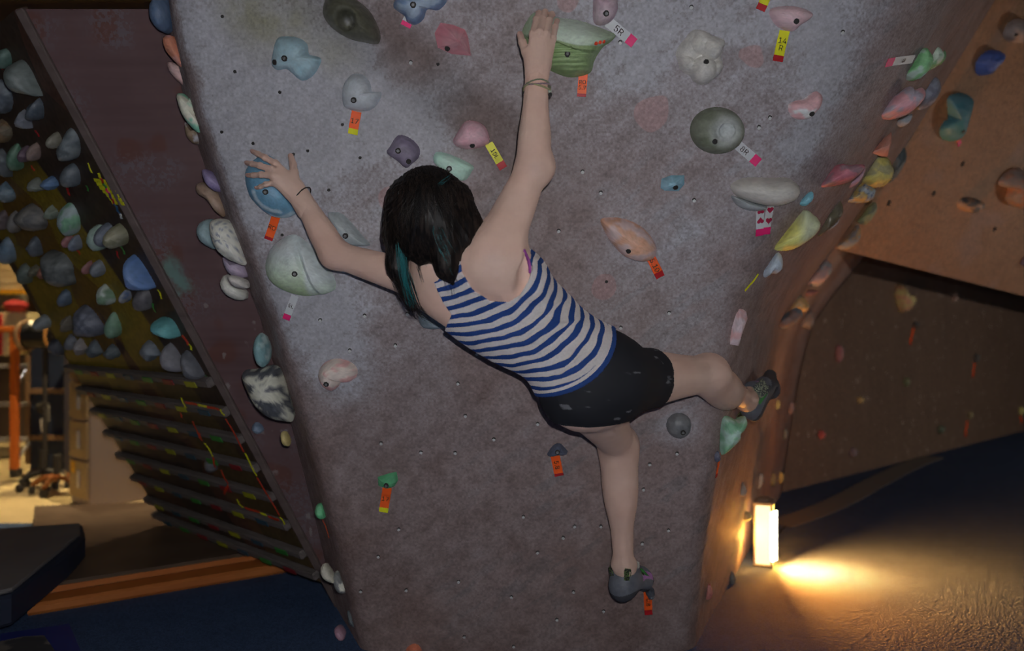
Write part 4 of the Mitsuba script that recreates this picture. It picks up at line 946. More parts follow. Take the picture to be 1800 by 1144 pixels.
# --- holds seen edge-on along the two sides of the main wall: solid pillows with the traced silhouette
def pillow(px, base, thick, color, label, color2=None, chalk=0.2, group=None, sharp=False, gloss=False, dy=0.0, spots=None, split=None, per=5, rough=0.003, name='climbing_hold', yy=None):
    px = np.asarray(px, float); P, n = hit(*base)
    y0 = (P[1] if yy is None else yy) + dy
    o = np.array([at(x, y, y0)[[0, 2]] for x, y in px])
    o = np.vstack([np.linspace(o[i], o[(i + 1) % len(o)], 4)[:-1] for i in range(len(o))]) if sharp else spline(o, per)
    ctr = o.mean(0); seed = int(abs(px[0, 0] * 5 + px[0, 1] * 11)) % 997
    vs, fs, hs, k0 = [], [], [], 0
    v1, f1, h1 = dome(o - ctr, thick / 2, p=2.4 if not sharp else 1.4, q=2.0 if not sharp else 1.2, rings=9, sink=0.0, rough=rough, seed=seed)
    n_ = len(o); f1 = f1[:-(n_ - 2)]                                # open at the middle plane, mirrored behind
    v2 = v1 * V(1, 1, -1.4); f2 = f1[:, ::-1] + len(v1)
    w = np.vstack([v1, v2])
    W = np.stack([ctr[0] + w[:, 0], y0 - w[:, 2], ctr[1] + w[:, 1]], 1)
    m = trimesh.Trimesh(W, np.vstack([f1, f2]), process=False)
    if m.volume < 0: m.invert()
    sp = split(W) if split else None
    col = paint(W, np.concatenate([h1, h1]), color, color2, chalk, seed=seed, spots=spots, split=sp)
    key = put(name, m, 'm_gloss' if gloss else 'm_resin', smooth=True, color=col)
    return tag(key, label, HOLD_CAT, group)
L_Y = lambda py: (Y_BASE - K_LEAN * (CAM_H - (py - 572) / F * 2.55)) + 0.14
def left(px, thick, color, label, **kw):
    py = np.mean([q[1] for q in px]); return pillow(px, (px[0]), thick, color, label, yy=L_Y(py), **kw)
k_ = 3.2
left([(270, 10), (283, -6), (296, 0), (300, 40), (287, 55), (272, 46), (267, 28)], .10, alb(38, 58, 82, k_), 'dark blue hold on the left edge of the wall at the very top')
left([(290, 72), (300, 64), (312, 68), (322, 90), (330, 120), (318, 118), (297, 96)], .10, alb(150, 90, 78, k_), 'salmon hold on the left edge of the wall', color2=alb(205, 75, 40, k_))
left([(297, 112), (310, 112), (330, 125), (336, 148), (325, 152), (303, 132)], .08, alb(155, 112, 108, k_), 'pale pink hold just under the salmon one on the left edge', dy=.09)
left([(313, 170), (324, 165), (337, 178), (346, 172), (356, 215), (360, 228), (346, 232), (325, 208)], .10, alb(150, 145, 125, k_), 'cream V-shaped hold with a green smear on the left edge', color2=alb(70, 130, 105, k_))
left([(328, 215), (345, 232), (358, 230), (352, 246), (340, 252), (330, 240)], .08, alb(120, 118, 122, k_), 'white and brown hold under the cream V-shaped one', dy=.09, color2=alb(85, 65, 38, k_))
left([(358, 300), (370, 300), (388, 316), (394, 334), (378, 336), (364, 324)], .09, alb(82, 70, 105, k_), 'purple hold on the left edge level with the left hand')
left([(346, 328), (356, 320), (372, 326), (388, 336), (400, 362), (395, 380), (384, 376), (368, 354), (350, 342)], .10, alb(100, 78, 60, k_), 'brown fluted hold on the left edge below the purple one', dy=.09)
left([(351, 405), (358, 391), (374, 385), (384, 400), (382, 435), (366, 434), (354, 422)], .13, alb(85, 108, 112, k_), 'grey teal round hold standing out furthest on the left edge', dy=.09)
left([(372, 392), (386, 384), (410, 392), (428, 430), (433, 464), (415, 462), (390, 448), (375, 420)], .14, alb(150, 145, 132, k_), 'big cream hold speckled grey on the left edge', spots=alb(90, 95, 100, k_))
left([(394, 452), (410, 460), (432, 464), (436, 484), (420, 488), (402, 478)], .11, alb(115, 102, 122, k_), 'lilac hold between two cream holds on the left edge', dy=.09)
left([(404, 484), (420, 486), (432, 492), (434, 506), (418, 506), (406, 496)], .10, alb(140, 136, 130, k_), 'small cream hold tucked under the lilac one')
left([(390, 496), (400, 482), (412, 496), (430, 510), (430, 526), (412, 526), (396, 514)], .12, alb(145, 142, 132, k_), 'lower of the cream holds on the left edge, shaped like a bun', dy=.09)
left([(448, 615), (452, 592), (462, 585), (472, 605), (472, 632), (464, 645), (454, 640)], .10, alb(70, 105, 108, k_), 'marbled teal hold on the left edge at hip height', color2=alb(115, 135, 135, k_))
left([(428, 664), (432, 650), (452, 648), (482, 641), (496, 655), (510, 705), (516, 738), (495, 740), (472, 733), (448, 708)], .16, alb(38, 42, 48, k_), 'big black and white marbled hold on the left edge', split=lambda W: np.clip((meshkit.fbm(W * V(24, 24, 40) + 4, 3, 6) - .50) * 16, 0, 1) * np.clip(1.2 - (W[:, 0] - at(478, 690, 2.5)[0]) / .03, 0, 1), color2=alb(125, 125, 112, k_), per=6)
def leftf(px, color, label, H=.03, **kw):
    """lower left holds, on the narrow flank"""
    py = np.mean([q[1] for q in px]); return pillow(px, px[0], H * 2, color, label, yy=L_Y(py) - .02, **kw)
leftf([(494, 762), (502, 758), (509, 774), (508, 784), (498, 780)], alb(130, 115, 55, 3.4), 'small yellow hold low on the left flank')
leftf([(554, 898), (558, 886), (568, 886), (573, 905), (568, 912), (558, 908)], alb(45, 125, 78, 3.4), 'small green half-round hold on the left flank')
leftf([(564, 998), (572, 990), (584, 1006), (590, 1024), (576, 1020), (567, 1012)], alb(125, 122, 108, 3.4), 'white pointed hold low on the left flank')
leftf([(586, 1012), (594, 1003), (606, 1022), (610, 1040), (598, 1042), (588, 1030)], alb(135, 135, 125, 3.4), 'white grooved hold low on the left flank', color2=alb(70, 72, 72, 3.4))
leftf([(610, 1074), (620, 1070), (628, 1096), (624, 1104), (613, 1098)], alb(48, 58, 62, 3.4), 'dark grey block hold near the foot of the left flank', sharp=True)
leftf([(588, 1106), (597, 1100), (607, 1112), (604, 1124), (594, 1122)], alb(105, 72, 88, 3.4), 'mauve hold near the foot of the left flank')

r4 = lambda *p: C(1530, 60, 6.353, p)
r1 = lambda *p: C(1440, 230, 8.8, p)
r2 = lambda *p: C(1340, 330, 6.023, p)
r3 = lambda *p: C(1360, 500, 9.533, p)
k_ = 3.2
pillow(r4((750, 140), (800, 180), (825, 250), (810, 310), (770, 340), (750, 250)), r4((740, 300))[0], .06, alb(55, 105, 58, k_), 'green rim hold behind the whitish green holds at the upper right', dy=.05)
pillow(r4((600, 175), (650, 140), (720, 160), (775, 230), (790, 280), (750, 350), (690, 390), (640, 400), (620, 300)), r4((620, 380))[0], .10, alb(120, 140, 125, k_), 'whitish green rounded hold at the upper right, right one of the pair', color2=alb(60, 115, 70, k_))
pillow(r4((405, 440), (460, 340), (500, 230), (570, 165), (610, 200), (660, 290), (650, 380), (600, 460), (540, 500), (470, 490)), r4((420, 430))[0], .11, alb(118, 145, 128, k_), 'whitish green hold with a white and pink tag at the upper right', color2=alb(70, 130, 75, k_))
pillow(r4((560, 560), (640, 520), (700, 480), (750, 540), (760, 640), (730, 720), (680, 790), (600, 830), (540, 820)), r4((560, 740))[0], .10, alb(95, 102, 115, k_), 'layered blue grey hold at the upper right', color2=alb(60, 66, 85, k_))
pillow(r4((120, 890), (210, 740), (330, 650), (400, 595), (440, 640), (540, 610), (585, 680), (560, 760), (480, 850), (380, 910), (280, 935), (180, 925)), r4((130, 900))[0], .13, alb(140, 95, 102, k_), 'long dusty pink hold along the right bend of the wall', color2=alb(110, 100, 112, k_))
pillow(r4((300, 970), (360, 930), (440, 890), (460, 920), (420, 1000), (370, 1030), (330, 1020)), r4((310, 960))[0], .05, alb(100, 108, 115, k_), 'small blue grey hold under the long pink one')
pillow(r1((810, 340), (900, 230), (1000, 110), (1115, 20), (1110, 200), (1070, 330), (1050, 400), (960, 395)), r1((830, 330))[0], .08, alb(130, 82, 66, k_), 'brick-coloured pointed triangular hold on the right bend', sharp=True, chalk=.1)
pillow(r1((1070, 420), (1120, 290), (1220, 230), (1310, 280), (1330, 440), (1260, 600), (1150, 760), (1060, 800), (1100, 600)), r1((1070, 600))[0], .10, alb(50, 62, 66, k_), 'dark slate rounded hold beside the orange overhang', dy=.05, chalk=.1)
pillow(r1((650, 770), (690, 680), (730, 510), (860, 375), (1020, 410), (1090, 540), (1130, 640), (1080, 780), (980, 860), (880, 870), (760, 830)), r1((680, 760))[0], .12, alb(140, 132, 52, k_), 'yellow hold with a hole on the right bend', color2=alb(115, 112, 70, k_), chalk=.12)
pillow(r1((520, 510), (620, 420), (690, 500), (705, 600), (650, 740), (560, 840), (420, 890), (370, 870), (500, 780), (640, 620)), r1((520, 800))[0], .06, alb(125, 92, 108, k_), 'lilac pink hold behind the maroon one')
pillow(r1((25, 840), (120, 690), (200, 590), (290, 520), (400, 540), (640, 530), (670, 600), (600, 690), (480, 780), (330, 830), (180, 855), (70, 870)), r1((40, 840))[0], .12, alb(120, 58, 70, k_), 'maroon red boat-shaped hold on the right bend', color2=alb(95, 62, 72, k_), chalk=.2)
pillow(r1((430, 1070), (540, 950), (640, 820), (740, 850), (845, 910), (840, 990), (790, 1080), (680, 1110), (540, 1105)), r1((460, 1060))[0], .10, alb(100, 112, 118, k_), 'hold speckled in blue, yellow and green below the yellow one', color2=alb(130, 112, 40, k_), spots=alb(35, 52, 80, k_))
pillow(r2((400, 170), (440, 100), (510, 40), (535, 80), (520, 140), (460, 190)), r2((410, 170))[0], .05, alb(58, 125, 145, k_), 'small bright teal chip right of the grey sausage-shaped hold', dy=-.01)
pillow(r2((120, 640), (180, 540), (300, 390), (430, 235), (520, 280), (580, 340), (597, 410), (560, 490), (460, 580), (330, 650), (200, 668)), r2((140, 640))[0], .13, alb(148, 142, 48, k_), 'bright yellow shell-shaped hold on the right bend', color2=alb(125, 132, 100, k_), split=lambda W: np.clip((W[:, 0] - at(1408, 400, 2.5)[0]) / .03 + .3, 0, 1), chalk=.2)
pillow(r2((590, 500), (600, 290), (700, 190), (800, 130), (845, 230), (820, 310), (720, 420), (640, 490)), r2((600, 480))[0], .10, alb(62, 58, 40, k_), 'olive brown glossy hold behind the yellow shell', gloss=True, chalk=.15)
pillow(r2((660, 470), (740, 390), (810, 320), (800, 360), (740, 430)), r2((670, 460))[0], .05, alb(105, 110, 115, k_), 'thin grey hold under the olive brown one', dy=.03)
pillow(r2((1010, 360), (1060, 290), (1120, 200), (1190, 150), (1210, 220), (1160, 320), (1090, 390)), r2((1020, 360))[0], .07, alb(85, 92, 70, k_), 'dull green grey hold at the edge of the orange overhang', yy=on_slab(1522, 378)[1] - .02, color2=alb(95, 105, 60, k_))
pillow(r2((790, 620), (870, 540), (960, 450), (1010, 390), (1040, 470), (1010, 570), (930, 640), (850, 655)), r2((800, 620))[0], .08, alb(125, 98, 55, k_), 'ochre hold at the lower corner of the orange overhang', yy=on_slab(1495, 418)[1] - .03, color2=alb(90, 90, 92, k_))
pillow(r2((0, 880), (60, 790), (120, 700), (170, 680), (205, 760), (200, 860), (150, 910), (90, 905), (40, 950), (10, 930)), r2((30, 900))[0], .08, alb(105, 118, 130, k_), 'pale blue lumpy hold with a yellow strip under the yellow shell', chalk=.35)
pillow(r2((470, 1000), (540, 900), (640, 790), (690, 760), (735, 820), (720, 900), (650, 990), (590, 1045), (510, 1035)), r2((490, 1000))[0], .09, alb(92, 95, 98, k_), 'grey hold with a pink side and a green tip on the right flank', color2=alb(125, 92, 85, k_))
pillow(r2((450, 1120), (470, 1085), (560, 1080), (600, 1100), (540, 1135), (480, 1150)), r2((460, 1120))[0], .05, alb(85, 48, 50, k_), 'dark red hold under the grey and pink one')
pillow(r3((270, 435), (310, 270), (380, 170), (460, 180), (550, 270), (590, 360), (560, 440), (480, 460), (400, 400)), r3((280, 420))[0], .07, alb(90, 88, 72, k_), 'grey and amber hold on the right flank', color2=alb(130, 100, 38, k_))
pillow(r3((90, 600), (200, 520), (300, 420), (390, 390), (480, 450), (450, 560), (350, 650), (200, 740), (110, 720)), r3((110, 640))[0], .09, alb(62, 72, 82, k_), 'blue grey elongated hold below the grey and amber one', color2=alb(85, 62, 55, k_))
pillow(r3((440, 690), (470, 560), (540, 480), (620, 430), (670, 520), (670, 660), (600, 750), (540, 740)), r3((450, 690))[0], .07, alb(75, 70, 72, k_), 'mauve grey half-round hold against the dark back wall')
pillow([(1283, 605), (1284, 575), (1290, 548), (1297, 536), (1312, 548), (1314, 560), (1305, 585), (1298, 608)], (1288, 600), .09, alb(150, 108, 110, k_), 'long pink block hold on the right flank level with the shorts', color2=alb(140, 125, 130, k_), sharp=True, dy=-.01)
pillow(C(1220, 600, 5.2, [(245, 700), (300, 680), (400, 720), (460, 680), (480, 730), (455, 790), (415, 840), (405, 900), (330, 980), (270, 1030), (245, 1020), (240, 850)]), (1268, 770), .11, alb(70, 118, 88, k_), 'large green leaf-shaped hold below the raised heel', color2=alb(100, 130, 118, k_), dy=-.02)
FOOT_R = pillow([(1332, 668), (1345, 660), (1358, 668), (1356, 684), (1342, 692), (1332, 684)], (1336, 680), .08, alb(70, 72, 80, k_), 'grey foothold hidden behind the raised shoe', yy=2.99)
k_ = 3.6
pillow([(1254, 800), (1258, 792), (1264, 794), (1266, 808), (1258, 812)], (1258, 806), .04, alb(45, 48, 65, k_), 'small dark blue hold below the green leaf-shaped one')
pillow([(1298, 868), (1302, 852), (1307, 848), (1313, 864), (1310, 871), (1302, 872)], (1303, 866), .03, alb(95, 88, 82, k_), 'small grey drop-shaped hold above the lamp')
pillow([(1331, 856), (1334, 836), (1340, 832), (1341, 846), (1335, 858)], (1334, 850), .03, alb(110, 100, 92, k_), 'thin pale hold above the lamp')
pillow([(1352, 846), (1356, 832), (1363, 834), (1363, 850), (1357, 854)], (1355, 846), .03, alb(85, 80, 45, k_), 'small olive hold high above the lamp')
pillow([(1367, 842), (1370, 830), (1377, 834), (1376, 846), (1370, 850)], (1369, 842), .03, alb(140, 115, 35, k_), 'small yellow hold at the far corner above the lamp')
pillow([(1305, 912), (1308, 900), (1318, 900), (1322, 910), (1314, 916)], (1308, 910), .03, alb(110, 100, 55, k_), 'small tan hold beside the lamp')
pillow([(1282, 1022), (1283, 1008), (1289, 1004), (1294, 1016), (1288, 1027)], (1284, 1016), .03, alb(60, 62, 62, k_), 'small grey hold at the floor left of the lamp')
pillow([(1239, 1050), (1241, 1030), (1248, 1026), (1253, 1040), (1249, 1052), (1242, 1054)], (1243, 1042), .03, alb(110, 55, 48, k_), 'small dull red hold low on the right flank')
pillow([(1386, 726), (1388, 710), (1393, 706), (1396, 718), (1391, 728)], (1386, 718), .03, alb(82, 72, 80, k_), 'tiny mauve hold at the far end of the right flank')
pillow([(1364, 716), (1366, 704), (1370, 704), (1371, 714), (1367, 720)], (1364, 712), .02, alb(120, 115, 60, k_), 'thin yellow hold right of the raised shoe')
pillow([(1377, 770), (1379, 754), (1383, 754), (1384, 766), (1380, 772)], (1377, 764), .02, alb(55, 70, 72, k_), 'tiny dark teal hold at the far end of the right flank')

# --- orange overhang and the dark wall under it
k_ = 2.9
hold([(1752, 60), (1760, 40), (1785, 32), (1806, 38), (1812, 62), (1790, 76), (1766, 72)], .09, alb(105, 95, 92, k_), 'grey and white bowl-like hold on the orange wall, topmost', 'slab', chalk=.3, holes=[(1768, 58)])
hold([(1702, 112), (1712, 98), (1735, 88), (1758, 90), (1763, 100), (1748, 118), (1735, 131), (1712, 131)], .07, alb(28, 62, 130, k_), 'bright blue paddle-shaped hold on the orange wall', 'slab', chalk=.12)
hold([(1654, 170), (1665, 162), (1690, 163), (1706, 172), (1700, 200), (1690, 235), (1675, 248), (1655, 244), (1645, 228), (1655, 212), (1664, 208)], .09, alb(26, 92, 104, k_), 'teal heart-shaped hold on the orange wall', 'slab', bolts=[(1677, 227)], chalk=.2)
hold([(1730, 312), (1745, 300), (1775, 292), (1800, 300), (1815, 330), (1815, 362), (1790, 366), (1768, 350), (1770, 330), (1745, 324)], .10, alb(105, 95, 92, k_), 'grey hold bent like an elbow at the right edge', 'slab', color2=alb(125, 82, 55, k_), chalk=.2)
hold([(1665, 350), (1680, 345), (1710, 348), (1729, 356), (1725, 368), (1710, 374), (1685, 368), (1668, 360)], .05, alb(60, 60, 62, k_), 'flat tan and black oval hold on the orange wall', 'slab', color2=alb(125, 92, 60, k_))
hold([(1790, 462), (1795, 452), (1808, 450), (1812, 462), (1800, 468)], .05, alb(60, 62, 92, k_), 'small blue hold at the right edge near the lip of the orange wall', 'slab')
for x, y in [(1562, 357), (1641, 340), (1692, 288), (1748, 403)]:
    put('bolt_hole', place(lathe([(0, -.01), (.014, -.01), (.014, .002), (0, .002)], 12), on_slab(x, y), *frame(N_SLAB)), M_SOCK, 'wall_right', smooth=35)
k_ = 7.0
hold([(1564, 515), (1572, 502), (1580, 500), (1586, 516), (1600, 520), (1602, 534), (1592, 547), (1578, 548), (1568, 532)], .12, alb(120, 72, 48, k_), 'rough orange brown hold, largest on the dark back wall', 'back', color2=alb(130, 95, 50, k_), rough=.02)
def tiny(x, y, w, h, c, label, rot=0.0, c2=None):
    t = np.arange(8) * math.pi / 4; cs, sn = math.cos(rot), math.sin(rot)
    pts = [(x + cs * w / 2 * math.cos(a) - sn * h / 2 * math.sin(a), y + sn * w / 2 * math.cos(a) + cs * h / 2 * math.sin(a) * (1.15 if math.sin(a) > 0 else .9)) for a in t]
    return hold(pts, .05, alb(*c, k_), label, 'back', color2=c2, per=3, rings=7)
tiny(1676, 522, 9, 20, (80, 68, 62), 'tan crescent hold on the back wall right of the orange brown one', .4)
tiny(1608, 571, 12, 14, (25, 28, 30), 'dark hold on the back wall above the upper left orange tag')
tiny(1714, 628, 11, 16, (28, 34, 36), 'dark hold on the back wall above the orange tag further right')
tiny(1473, 619, 14, 32, (72, 48, 56), 'narrow pink hold on the back wall nearest the main wall')
tiny(1591, 670, 12, 16, (50, 62, 38), 'small olive green hold in the middle of the back wall')
tiny(1510, 702, 11, 12, (110, 92, 55), 'small sandy hold on the back wall')
tiny(1442, 763, 12, 16, (92, 38, 42), 'small red hold low on the back wall')
tiny(1497, 794, 14, 17, (55, 52, 62), 'blue grey hold low on the back wall', .2)
tiny(1651, 754, 16, 14, (28, 46, 34), 'dark green hold low on the back wall', -.4)
tiny(1703, 729, 10, 14, (70, 68, 45), 'olive hold above the lower orange tag on the back wall')
tiny(1793, 721, 12, 15, (105, 100, 42), 'yellow hold at the right edge of the back wall')
tiny(1402, 610, 6, 14, (60, 32, 38), 'tiny dark red hold on the back wall beside the main wall')

# --- tape tags
TAPE = {'orange': np.array([.95, .13, .02]), 'yellow': np.array([.80, .78, .02]), 'white': np.array([.62, .64, .66]), 'pink': np.array([.85, .03, .20]), 'red': np.array([.45, .015, .02]), 'green': np.array([.05, .30, .06]), 'blue': np.array([.02, .10, .22]), 'purple': np.array([.14, .03, .20])}
for k, c in TAPE.items(): mat('tape_' + k, c, .45, spec=0.4)
M_INK = mat('ink', (.03, .015, .015), .6)
def tape(a, b, w, main, end, label, text=None, surf='front', frac=.25, group=None, text_h=.5, rot=0, up=None, hearts=False, name='tape_tag', lift=.003):
    """a strip of tape from pixel a to pixel b, w pixels wide; the last part is a second colour"""
    mid = ((a[0] + b[0]) / 2, (a[1] + b[1]) / 2)
    if surf in ('front', 'side'):
        P, n = hit(*mid)
    else: P, n = SURF[surf][0](*mid), SURF[surf][1]
    pa, pb = on_plane(*a, P, n), on_plane(*b, P, n)
    L = np.linalg.norm(pb - pa); d = unit(pb - pa); s = np.cross(n, d)
    W = w * P[1] / F * (1.0 if surf != 'side' else 1.0)
    P = P + n * lift
    def piece(t0, t1, th=.0012, off=0.0):
        k = 6; v = []; f = []
        for i in range(k + 1):
            t = t0 + (t1 - t0) * i / k; c = pa + d * L * t + n * (lift + off + .0015 * math.sin(t * 5 + a[0]))
            v += [c - s * W / 2, c + s * W / 2, c + s * W / 2 - n * th, c - s * W / 2 - n * th]
        for i in range(k):
            for j in range(4): x, y = i * 4 + j, i * 4 + (j + 1) % 4; f += [[x, y, y + 4], [x, y + 4, x + 4]]
        e = k * 4; f += [[0, 2, 1], [0, 3, 2], [e, e + 1, e + 2], [e, e + 2, e + 3]]
        m = trimesh.Trimesh(v, f, process=False)
        if m.volume < 0: m.invert()
        return m
    key = thing(name, label, 'tape tag', group)
    put('strip', piece(0, 1 - (frac if end else 0)), 'm_tape_' + main, key)
    if end: put('tip', piece(1 - frac, 1.0), 'm_tape_' + end, key)
    if text:
        rows = text.split('/'); hh = W * text_h
        for i, tx in enumerate(rows):
            tm = meshkit.text_mesh(tx, hh, .0006)
            ctr = tm.bounds.mean(0); tm.apply_translation((-ctr[0], -ctr[1], 0))
            ext = np.ptp(tm.bounds[:, 0])
            u0 = unit(pb - pa) if rot == 90 else None
            r_, u_ = (s, -d) if rot == 0 else (d, s)
            if np.dot(np.cross(r_, u_), n) < 0: r_ = -r_
            if rot == 0 and r_[0] < 0: r_, u_ = -r_, -u_
            if rot == 90 and r_[0] < 0 and abs(r_[0]) > .3: r_, u_ = -r_, -u_
            room = (W if rot == 0 else L * .7) * .9
            if ext > room: tm.apply_scale(room / ext)
            off = (i - (len(rows) - 1) / 2) * hh * 1.35
            put('lettering', place(tm, pa + d * L * (1 - frac) * .55 + n * (lift + .0022) - u_ * off, r_, u_, n), M_INK, key)
    if hearts:
        from shapely.geometry import Polygon
        t = np.linspace(0, 2 * np.pi, 30, endpoint=False); hx = 16 * np.sin(t) ** 3; hy = 13 * np.cos(t) - 5 * np.cos(2 * t) - 2 * np.cos(3 * t) - np.cos(4 * t)
        for t_, sg in hearts:
            hm = trimesh.creation.extrude_polygon(Polygon(np.stack([hx, hy * sg], 1) * W * .027), .0006, engine='earcut')
            put('heart', place(hm, pa + d * L * t_ + n * (lift + .0022), s if s[0] > 0 else -s, -d, n), mat('heart', (.42, .03, .08), .6) if 'm_heart' not in scene else 'm_heart', key)
    return key
tape((627, 196), (620, 236), 17, 'orange', 'yellow', 'orange tape tag with yellow end under the grey hook-shaped hold', '17')
tape((719, 32), (713, 46), 18, 'white', 'pink', 'white tape stub with pink end under the blue lumpy hold', frac=.5)
tape((859, 252), (885, 296), 15, 'yellow', 'red', 'yellow tape tag with red end beside the chalky pink hold', '10L', rot=90)
tape((1025, 130), (1022, 170), 16, 'orange', 'red', 'orange tape tag with red end under the big green hold', 'RO/5.9', frac=.14, text_h=.42)
tape((1068, 38), (1115, 76), 18, 'white', 'pink', 'white tape tag reading 5R with pink end by the pink tongue-shaped hold', '5R', rot=90, text_h=.6)
tape((1350, -14), (1336, 18), 17, 'yellow', 'red', 'yellow tape tag with red end cut by the top edge', frac=.33)
tape((1379, 54), (1366, 108), 18, 'yellow', 'red', 'yellow tape tag reading 14R under the pink wedge hold', '14/R', frac=.2, text_h=.5)
tape((1290, 249), (1333, 286), 17, 'white', 'pink', 'white tape tag reading 8R with pink end by the round olive hold', '8R', rot=90, text_h=.55)
tape((1336, 364), (1334, 414), 15, 'white', 'pink', 'left white tape tag with red hearts under the grey sausage-shaped hold', hearts=[(.12, -1), (.46, -1)])
tape((1353, 362), (1346, 411), 15, 'white', 'pink', 'right white tape tag with red hearts under the grey sausage-shaped hold', hearts=[(.12, 1), (.50, 1)])
tape((1143, 451), (1161, 487), 16, 'orange', 'red', 'orange tape tag with red end under the salmon egg-shaped hold', '5.10', rot=90, text_h=.55)
tape((486, 379), (472, 421), 15, 'orange', 'red', 'orange tape tag under the round blue hold', 'RO', frac=.12)
tape((519, 519), (503, 561), 13, 'white', 'pink', 'white tape tag reading 5L with pink end under the pale green dome', '5L', frac=.22)
tape((975, 797), (983, 836), 16, 'orange', 'red', 'orange tape tag under the small slate blue wedge', '5.8', rot=90, frac=.12)
tape((681, 856), (674, 899), 16, 'orange', 'yellow', 'orange tape tag with yellow end under the small green hold', '17', frac=.18)
tape((1138, 1039), (1140, 1080), 14, 'orange', 'red', 'orange tape tag with red end under the toe of the straight leg', '5.8', frac=.2, rot=90)
tape((1604, 103), (1557, 110), 15, 'white', 'pink', 'white tape tag with pink end beside the whitish green hold at the upper right', '4R', rot=90, frac=.28)
tape((1332, 481), (1309, 511), 4, 'yellow', None, 'thin yellow tape strip hanging from the pale blue lumpy hold')
tape((1263, 798), (1259, 838), 8, 'orange', 'red', 'orange tape tag on the right flank under the green leaf-shaped hold', surf='side', frac=.15)
tape((568, 912), (580, 944), 4, 'orange', None, 'thin orange tape on the left flank under the green hold', surf='side')
tape((1683, 242), (1687, 255), 10, 'orange', 'pink', 'pink and orange tape scrap under the teal heart-shaped hold', 'slab' and None, surf='slab', frac=.6)
tape((1606, 577), (1598, 606), 8, 'orange', 'red', 'orange tape tag on the back wall, uppermost', surf='back', frac=.1)
tape((1713, 637), (1709, 663), 8, 'orange', 'red', 'orange tape tag on the back wall, right of the uppermost', surf='back', frac=.1)
tape((1700, 740), (1696, 768), 8, 'orange', 'red', 'orange tape tag on the back wall nearest the floor', surf='back', frac=.1)
tape((1793, 730), (1796, 743), 8, 'orange', None, 'orange tape tag under the yellow hold at the right edge', surf='back')

# --- threaded holes in the main wall
holes_dark = [(391, 29), (413, 126), (445, 252), (541, 265), (516, 271), (492, 162), (602, 219), (633, 277), (578, 334), (838, 387), (496, 413), (1066, 495), (390, 232), (770, 113)]
holes_pale = [(722, 110), (1215, 13), (1090, 75), (1481, 57), (563, 563), (641, 555), (716, 552), (695, 607), (838, 622), (805, 674), (615, 616), (945, 745), (818, 731), (670, 779), (740, 795), (800, 796), (868, 772), (1034, 749), (1056, 793), (1131, 860), (1175, 932), (1129, 955), (1190, 797),
              (1142, 816), (701, 930), (665, 978), (945, 971), (806, 1022), (714, 1037), (899, 1049), (1008, 1040), (1061, 1074), (979, 1089), (816, 1119), (903, 1136), (1010, 925), (1056, 925), (920, 908), (990, 945), (1176, 550), (1091, 576), (1079, 398), (982, 406), (1220, 352), (1024, 302), (1353, 207), (1334, 224), (634, 1039), (1056, 339)]
def nut(x, y, dark):
    P, n = hit(x, y); fr = frame(n); P = P + n * .0006
    r = .0044
    if dark:
        put('threaded_hole', place(lathe([(0, -.01), (r, -.01), (r, .0014), (r * .9, .0018), (0, .0016)], 12), P, *fr), M_SOCK, 'wall_front', smooth=35)
    else:
        key = put('threaded_hole', place(lathe([(0, -.01), (r * 1.25, -.01), (r * 1.25, .0010), (r * 1.1, .0014), (0, .0012)], 12), P + fr[1] * .0016, *fr), M_SOCK, 'wall_front', smooth=35)
        put('insert', place(lathe([(0, -.01), (r * 1.1, -.01), (r * 1.1, .0020), (r * .9, .0026), (0, .0024)], 12), P - fr[1] * .0012, *fr), M_TNUT, key, smooth=35)
for x, y in holes_dark: nut(x, y, True)
for x, y in holes_pale: nut(x, y, False)
# ---------------------------------------------------------------- the floor lamp on the right flank
lamp_p = on_floor(1343, 992)
lx, ly = lamp_p[0], lamp_p[1]
ld, lo = unit(V(.39, .92, 0)), unit(V(.92, -.39, 0))                    # along the wall, away from the wall
LAMP = thing('floor_lamp', 'glowing box lamp standing on the carpet at the foot of the main wall', 'lamp')
m_case = mat('lamp_case', (.30, .27, .22), .4, metallic=.3)
lc = V(lx, ly, 0)
W_, D_, H_ = .075, .095, .285                                          # out from the wall, along it, height
for i, (a, b) in enumerate(((-1, -1), (-1, 1), (1, -1), (1, 1))):
    put('corner_post', box((.009, .009, H_), lc + lo * a * W_ / 2 + ld * b * D_ / 2 + V(0, 0, H_ / 2), lo, ld, V(0, 0, 1), bevel=.002), m_case, LAMP)
put('base', box((W_ + .012, D_ + .012, .012), lc + V(0, 0, .006), lo, ld, V(0, 0, 1), bevel=.003), m_case, LAMP)
tilt = unit(V(0, 0, 1) + 0.25 * lo * 0)
put('cap', box((W_ + .016, D_ + .016, .016), lc + V(0, 0, H_ + .004), lo, ld, V(0, 0, 1), bevel=.004), m_case, LAMP)
put('cap_ridge', box((W_ * .6, D_ * .9, .012), lc + V(0, 0, H_ + .017), lo, ld, V(0, 0, 1), bevel=.004), m_case, LAMP)
k = put('diffuser', box((W_ - .008, D_ - .008, H_ - .02), lc + V(0, 0, H_ / 2), lo, ld, V(0, 0, 1), bevel=.004), mat('diffuser', (.6, .5, .35), .5), LAMP)
scene[k]['emitter'] = emit((1.15, .98, .62))
labels[k] = {'label': 'glowing warm diffuser'}
